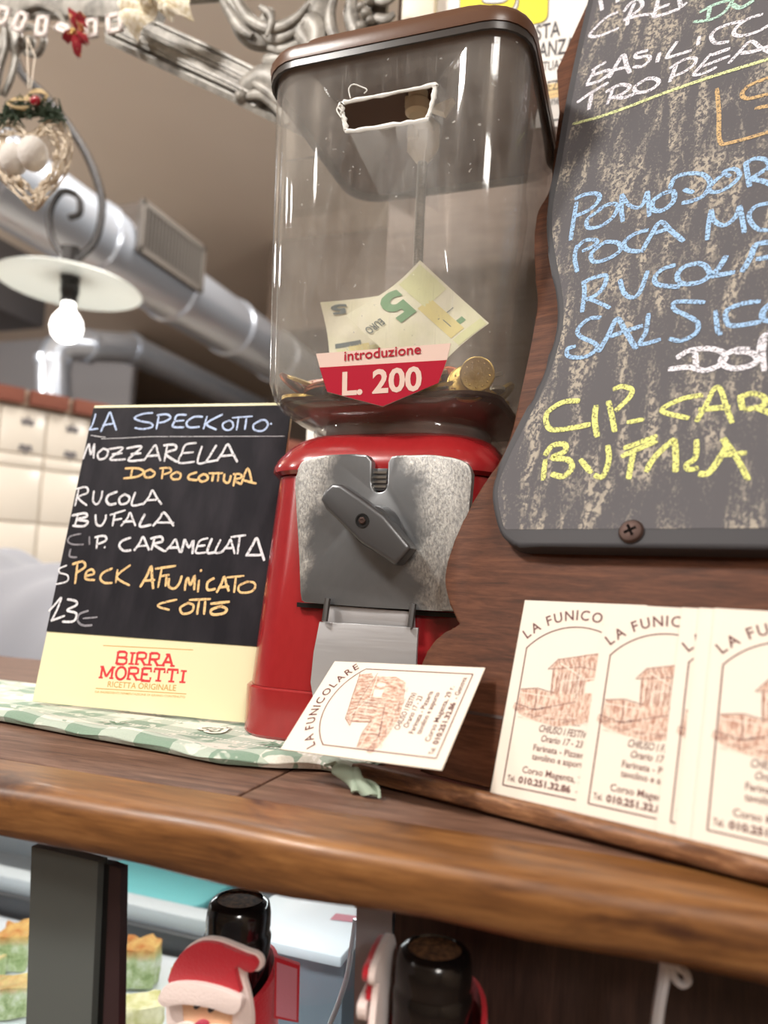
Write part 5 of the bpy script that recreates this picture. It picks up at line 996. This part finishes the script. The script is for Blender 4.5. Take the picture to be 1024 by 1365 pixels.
chalkmb(CB, K5, S, [[(92, 290), (75, 390), (62, 478)], [(82, 278), (130, 255), (188, 250), (203, 275), (160, 325), (80, 362)], [(215, 323), (145, 375), (150, 417), (215, 405), (272, 360), (292, 310), (255, 300), (198, 327)], [(317, 388), (310, 320), (312, 252)], [(312, 252), (340, 300), (385, 320), (415, 300), (436, 238)], [(438, 238), (442, 300), (446, 362)], [(515, 248), (465, 285), (463, 327), (510, 332), (562, 290), (562, 240), (505, 252)], [(545, 227), (570, 175), (620, 155), (700, 155), (742, 195), (715, 255), (660, 285), (603, 296)], [(612, 230), (662, 246)], [(805, 158), (760, 195), (738, 237), (790, 240), (850, 205), (887, 160), (860, 130), (808, 145), (842, 167)], [(915, 98), (925, 160), (935, 218)], [(908, 107), (960, 80), (1010, 85), (1030, 115), (985, 150), (938, 178)], [(938, 178), (1000, 190), (1060, 215)],
 [(95, 500), (82, 560), (95, 634)], [(88, 522), (130, 480), (188, 478), (180, 502), (118, 532)], [(232, 484), (165, 540), (175, 582), (240, 570), (302, 530), (292, 490), (225, 486)], [(443, 426), (370, 450), (323, 490), (340, 525), (402, 533)], [(408, 537), (450, 460), (500, 388), (550, 430), (614, 483)], [(450, 450), (545, 420)], [(728, 478), (735, 400), (747, 328)], [(747, 328), (760, 380), (810, 405), (865, 365), (887, 308)], [(887, 308), (900, 380), (910, 443)], [(1040, 296), (970, 310), (933, 350), (945, 395), (985, 427), (1050, 425)],
 [(303, 668), (320, 730), (360, 757), (400, 730), (438, 626)], [(575, 598), (510, 620), (473, 660), (490, 695), (595, 706)], [(695, 588), (620, 605), (583, 645), (600, 687), (680, 685), (738, 650), (722, 605), (688, 590)], [(823, 552), (780, 620), (743, 652), (864, 633)], [(898, 634), (940, 560), (970, 498), (1060, 488)], [(965, 570), (1060, 555)]], zc, WB, 'chalk_blue', mb)
chalkmb(CB, K6, S, [[(125, 53), (130, 110), (118, 208)], [(118, 67), (170, 40), (233, 28), (227, 75), (190, 120), (133, 147)], [(148, 140), (200, 160), (255, 187)], [(212, 233), (150, 240), (98, 290), (110, 325), (182, 360), (187, 390), (130, 425), (53, 422), (48, 385), (88, 373)], [(198, 402), (250, 310), (290, 238), (330, 300), (383, 387)], [(255, 325), (330, 300), (415, 272)], [(442, 212), (430, 300), (402, 362), (502, 339)], [(718, 160), (640, 155), (568, 160), (570, 195), (632, 225), (682, 260), (672, 310), (600, 346), (542, 335)], [(768, 198), (780, 312)], [(780, 312), (803, 308)], [(988, 153), (900, 165), (828, 195), (820, 240), (850, 273), (990, 254)], [(1060, 150), (1005, 195), (1003, 240), (1060, 250)]], zc, WB, 'chalk_blue', mb)
chalkmb(CB, K6, S, [[(668, 393), (676, 482)], [(578, 432), (640, 395), (730, 384), (800, 400), (817, 430), (780, 470), (710, 491), (640, 475), (538, 486)], [(935, 388), (870, 390), (810, 420), (798, 455), (850, 481), (930, 470), (972, 440), (942, 405), (858, 400)], [(1010, 338), (1000, 400), (1006, 493)], [(983, 402), (1000, 330), (1050, 300)]], zc, WB, 'chalk_white', mb)
chalkmb(CB, K7, 3.2, [[(222, 239), (150, 245), (88, 285), (78, 325), (100, 361), (180, 356), (268, 339)], [(291, 257), (285, 320), (296, 393)], [(343, 238), (360, 310), (371, 372)], [(362, 192), (400, 177), (442, 190), (432, 225), (373, 282)], [(422, 331), (497, 317)], [(748, 214), (660, 230), (577, 270), (590, 291), (688, 313)], [(718, 328), (755, 265), (795, 188), (822, 190), (845, 260), (872, 333)], [(728, 276), (864, 265)], [(905, 213), (916, 278)], [(897, 226), (955, 207), (1008, 225), (1002, 260), (922, 277)], [(968, 264), (1060, 300)],
 [(75, 488), (65, 578)], [(72, 472), (105, 430), (157, 424), (157, 455), (103, 481), (172, 490), (188, 525), (150, 561), (98, 549)], [(223, 488), (272, 547)], [(340, 428), (346, 490), (320, 561), (283, 555)], [(408, 442), (480, 415), (553, 388)], [(398, 477), (480, 440), (553, 409)], [(452, 453), (440, 510), (430, 573)], [(503, 542), (540, 480), (612, 413), (626, 415), (631, 480), (630, 543)], [(720, 403), (715, 480), (678, 510), (685, 531), (728, 525)], [(728, 549), (772, 545), (820, 480), (847, 430), (830, 398)], [(835, 400), (890, 480), (942, 578)], [(828, 471), (933, 460)]], zc, WB, 'chalk_yellow', mb)
mb.build('chalk_writing', cbo)

# ------------------------------------------------------------------ business cards (55 x 85 mm, printed upright)
CWD, CHT = .055, .085
def card_print():
    mb = MB(); k = .001; z = .00012; rnd = random.Random(11)
    arc = [(28+29.5*math.sin(a), 44.6+29.2*math.cos(a)) for a in [math.radians(-51+102*i/30) for i in range(31)]]
    fr = [(5, 63)]+arc+[(50.8, 63), (50.8, 4.5), (5, 4.5), (5, 63.3)]
    for a, b in zip(fr, fr[1:]): mb.ribbon([V((a[0]*k, a[1]*k, 0)), V((b[0]*k, b[1]*k, 0))], .00055, z, 'ink_dark', False)
    arc_text(mb, 'LA FUNICOLARE', (28*k, 44.4*k), 32.6*k, -47, 46, .0044, z, 'ink_dark', .016)
    T = lambda s, x0, x1, y, h, b=.012, sh=0.: text(mb, s, (x0*k, y*k), (x1*k, y*k), h*k, .00014, 'ink', b, sh)
    T('CHIUSO I FESTIVI', 17, 38, 28.0, 2.9, .012, .25); T('Orario 17 - 23', 18.6, 36.4, 24.2, 2.7, .012, .25)
    T('Farinata - Pizzeria', 15.8, 39.4, 20.2, 2.5); T('tavolino e asporto', 15.8, 39, 16.6, 2.5); T('Corso Magenta, 29 r.', 12.6, 43, 10.8, 2.6)
    T('Tel.', 6.5, 10.2, 6.6, 2.3); T('010.251.32.86', 11.6, 34, 6.6, 2.5, .04); T('- Genova', 36, 48.6, 6.6, 2.5)
    hz = [.00008]
    def hp(pts, m='hatch'): hz[0] += 2e-6; mb.poly([(x*k, y*k) for x, y in pts], hz[0], m)
    hp([(17, 54.6), (20.4, 58.8), (33, 62.2), (47, 65), (48.4, 58.4), (44, 55), (30, 56.4)]); hp([(18.6, 55), (30, 56.6), (46.5, 55.4), (46.8, 44), (32, 42.5), (19.4, 43.6)])
    hp([(5.8, 44.4), (13, 45.6), (20.6, 44.4), (20, 38), (13.5, 36.8), (5.2, 38.4)]); hp([(4, 38.6), (13, 36.6), (20, 38), (30, 42.4), (47, 44), (44, 37), (33, 33), (24, 31), (15, 32), (8, 33.6), (3.4, 36)])
    hp([(13, 45), (20.6, 44.2), (31, 42.4), (20, 37.5)]); hp([(34.2, 46), (38.6, 46.4), (38.4, 52), (34, 50.6)], 'paper'); hp([(40.5, 47), (42.5, 47.2), (42.3, 52), (40.3, 51.4)], 'paper')
    def ln(a, b, w_=.28, m='ink'): mb.ribbon([V((a[0]*k, a[1]*k, 0)), V((b[0]*k, b[1]*k, 0))], w_*k, .00013, m, False)
    for a, b in (((16.6, 54.4), (20.4, 59)), ((20.4, 59), (48, 65.2)), ((16.6, 54.4), (31, 56.6)), ((31, 56.6), (48.6, 55)), ((19, 54.6), (19.6, 43.6)), ((30.4, 56.4), (30.8, 43)), ((5.6, 44.6), (13.4, 45.9)), ((13.4, 45.9), (21, 44.6)), ((13.2, 45), (13.6, 37)), ((4, 38.4), (13.4, 36.6)), ((13.4, 36.6), (31, 42))): ln(a, b)
    ln((22, 57.4), (33, 52), .5, 'paper'); ln((24, 50), (46, 54), .4, 'paper'); ln((6, 43.2), (20, 42.8), .35, 'paper')
    for i in range(12): x = 20.4+i*1.15; ln((x, 44.6+rnd.uniform(0, 1)), (x+.2, 53.6+rnd.uniform(-1, .5)), .22 if i % 3 else .45, 'ink' if i % 3 else 'paper')
    for i in range(12): x = 20.5+2.2*i; ln((x, 59+x*.03-rnd.uniform(0, 1)), (x+1.4, 56.5+rnd.uniform(-.4, .4)), .2)
    for i in range(46):
        x, y = rnd.uniform(4, 40), rnd.uniform(32, 39); ln((x, y), (x+rnd.uniform(2, 5), y+rnd.uniform(-.2, 1.4)), .22, rnd.choice(('ink', 'hatch', 'paper')))
    for i in range(16): x, y = rnd.uniform(40, 48), rnd.uniform(55, 63); ln((x, y), (x+rnd.uniform(-1, 1.5), y+rnd.uniform(-1.5, 1.5)), .3, 'hatch')
    return mb.build('print')
def card_paper(): mb = MB(); mb.box((CWD/2, CHT/2, -.0002), (CWD/2, CHT/2, .0002), 'paper'); return mb.build('paper')
pr0, pa0 = card_print(), card_paper(); used = [False]
def card(mx, label, group=None, printed=True):
    gg = thing('business_card', label, 'business card', mx, group)
    for o in (pa0, pr0):
        if o is pr0 and not printed: continue
        c = o if not used[0] else o.copy()
        if used[0]: C.objects.link(c)
        c.parent = gg
    used[0] = True; return gg
GRP = 'business cards on the stand ledge'
def stood_card(px, lift, rot, label, printed=True, b=None, sh=0.):
    a, bb = KP.px(*px); bb = bb if b is None else b
    card(KP.up(lift).mat() @ Matrix.Translation(V((a+sh, bb, 0))) @ Matrix.Rotation(math.radians(rot), 4, 'Z'), label, GRP, printed)
B0 = -.0016
stood_card((650, 1055), -.0025, .9, 'leftmost standing business card, showing its left two thirds', b=B0)
a2, _ = KP.px(776, 1069.); F = lambda px: KP.px(*px)[0]
def by_frame(px, lift, rot, label, printed=True, extra=0.):
    a, b = KP.px(*px); r = math.radians(rot); fx, fy = .005, .0045
    card(KP.up(lift).mat() @ Matrix.Translation(V((a-fx*math.cos(r)+extra, B0+.0003, 0))) @ Matrix.Rotation(r, 4, 'Z'), label, GRP, printed)
card(KP.up(-.0032).mat() @ Matrix.Translation(V((KP.px(888, 800)[0]-.0553, B0, 0))) @ Matrix.Rotation(math.radians(-.4), 4, 'Z'), 'business card mostly hidden behind the leftmost one, only its upper right corner peeking out', GRP)
by_frame((782, 1070), -.0018, .0, 'second printed card from the left, overlapping the leftmost standing card')
by_frame((893, 1096), -.0011, -.2, 'third printed card from the left, only a narrow strip with its frame line showing')
by_frame((920, 1099), -.0004, -.2, 'plain blank-backed card just behind the front right one', False)
by_frame((943.5, 1106), .0003, -.1, 'front right business card, cut off by the right picture edge')
SCL = .985
P = [CAM+(V(p)-CAM)*SCL for p in ((-.1564, .3201, .0133), (-.1481, .3598, .0505), (-.0662, .3377, .0558), (-.0745, .2980, .0187))]
ey = (P[0]-P[3]).normalized(); ex = (P[1]-P[0]); ex = (ex-ey*ex.dot(ey)).normalized(); ez = ex.cross(ey)
card(Matrix(((ex.x, ey.x, ez.x, P[3].x), (ex.y, ey.y, ez.y, P[3].y), (ex.z, ey.z, ez.z, P[3].z), (0, 0, 0, 1))) @ Matrix.Scale(SCL, 4), 'business card lying sideways, propped against the front of the red machine')
bpy.context.view_layer.update()
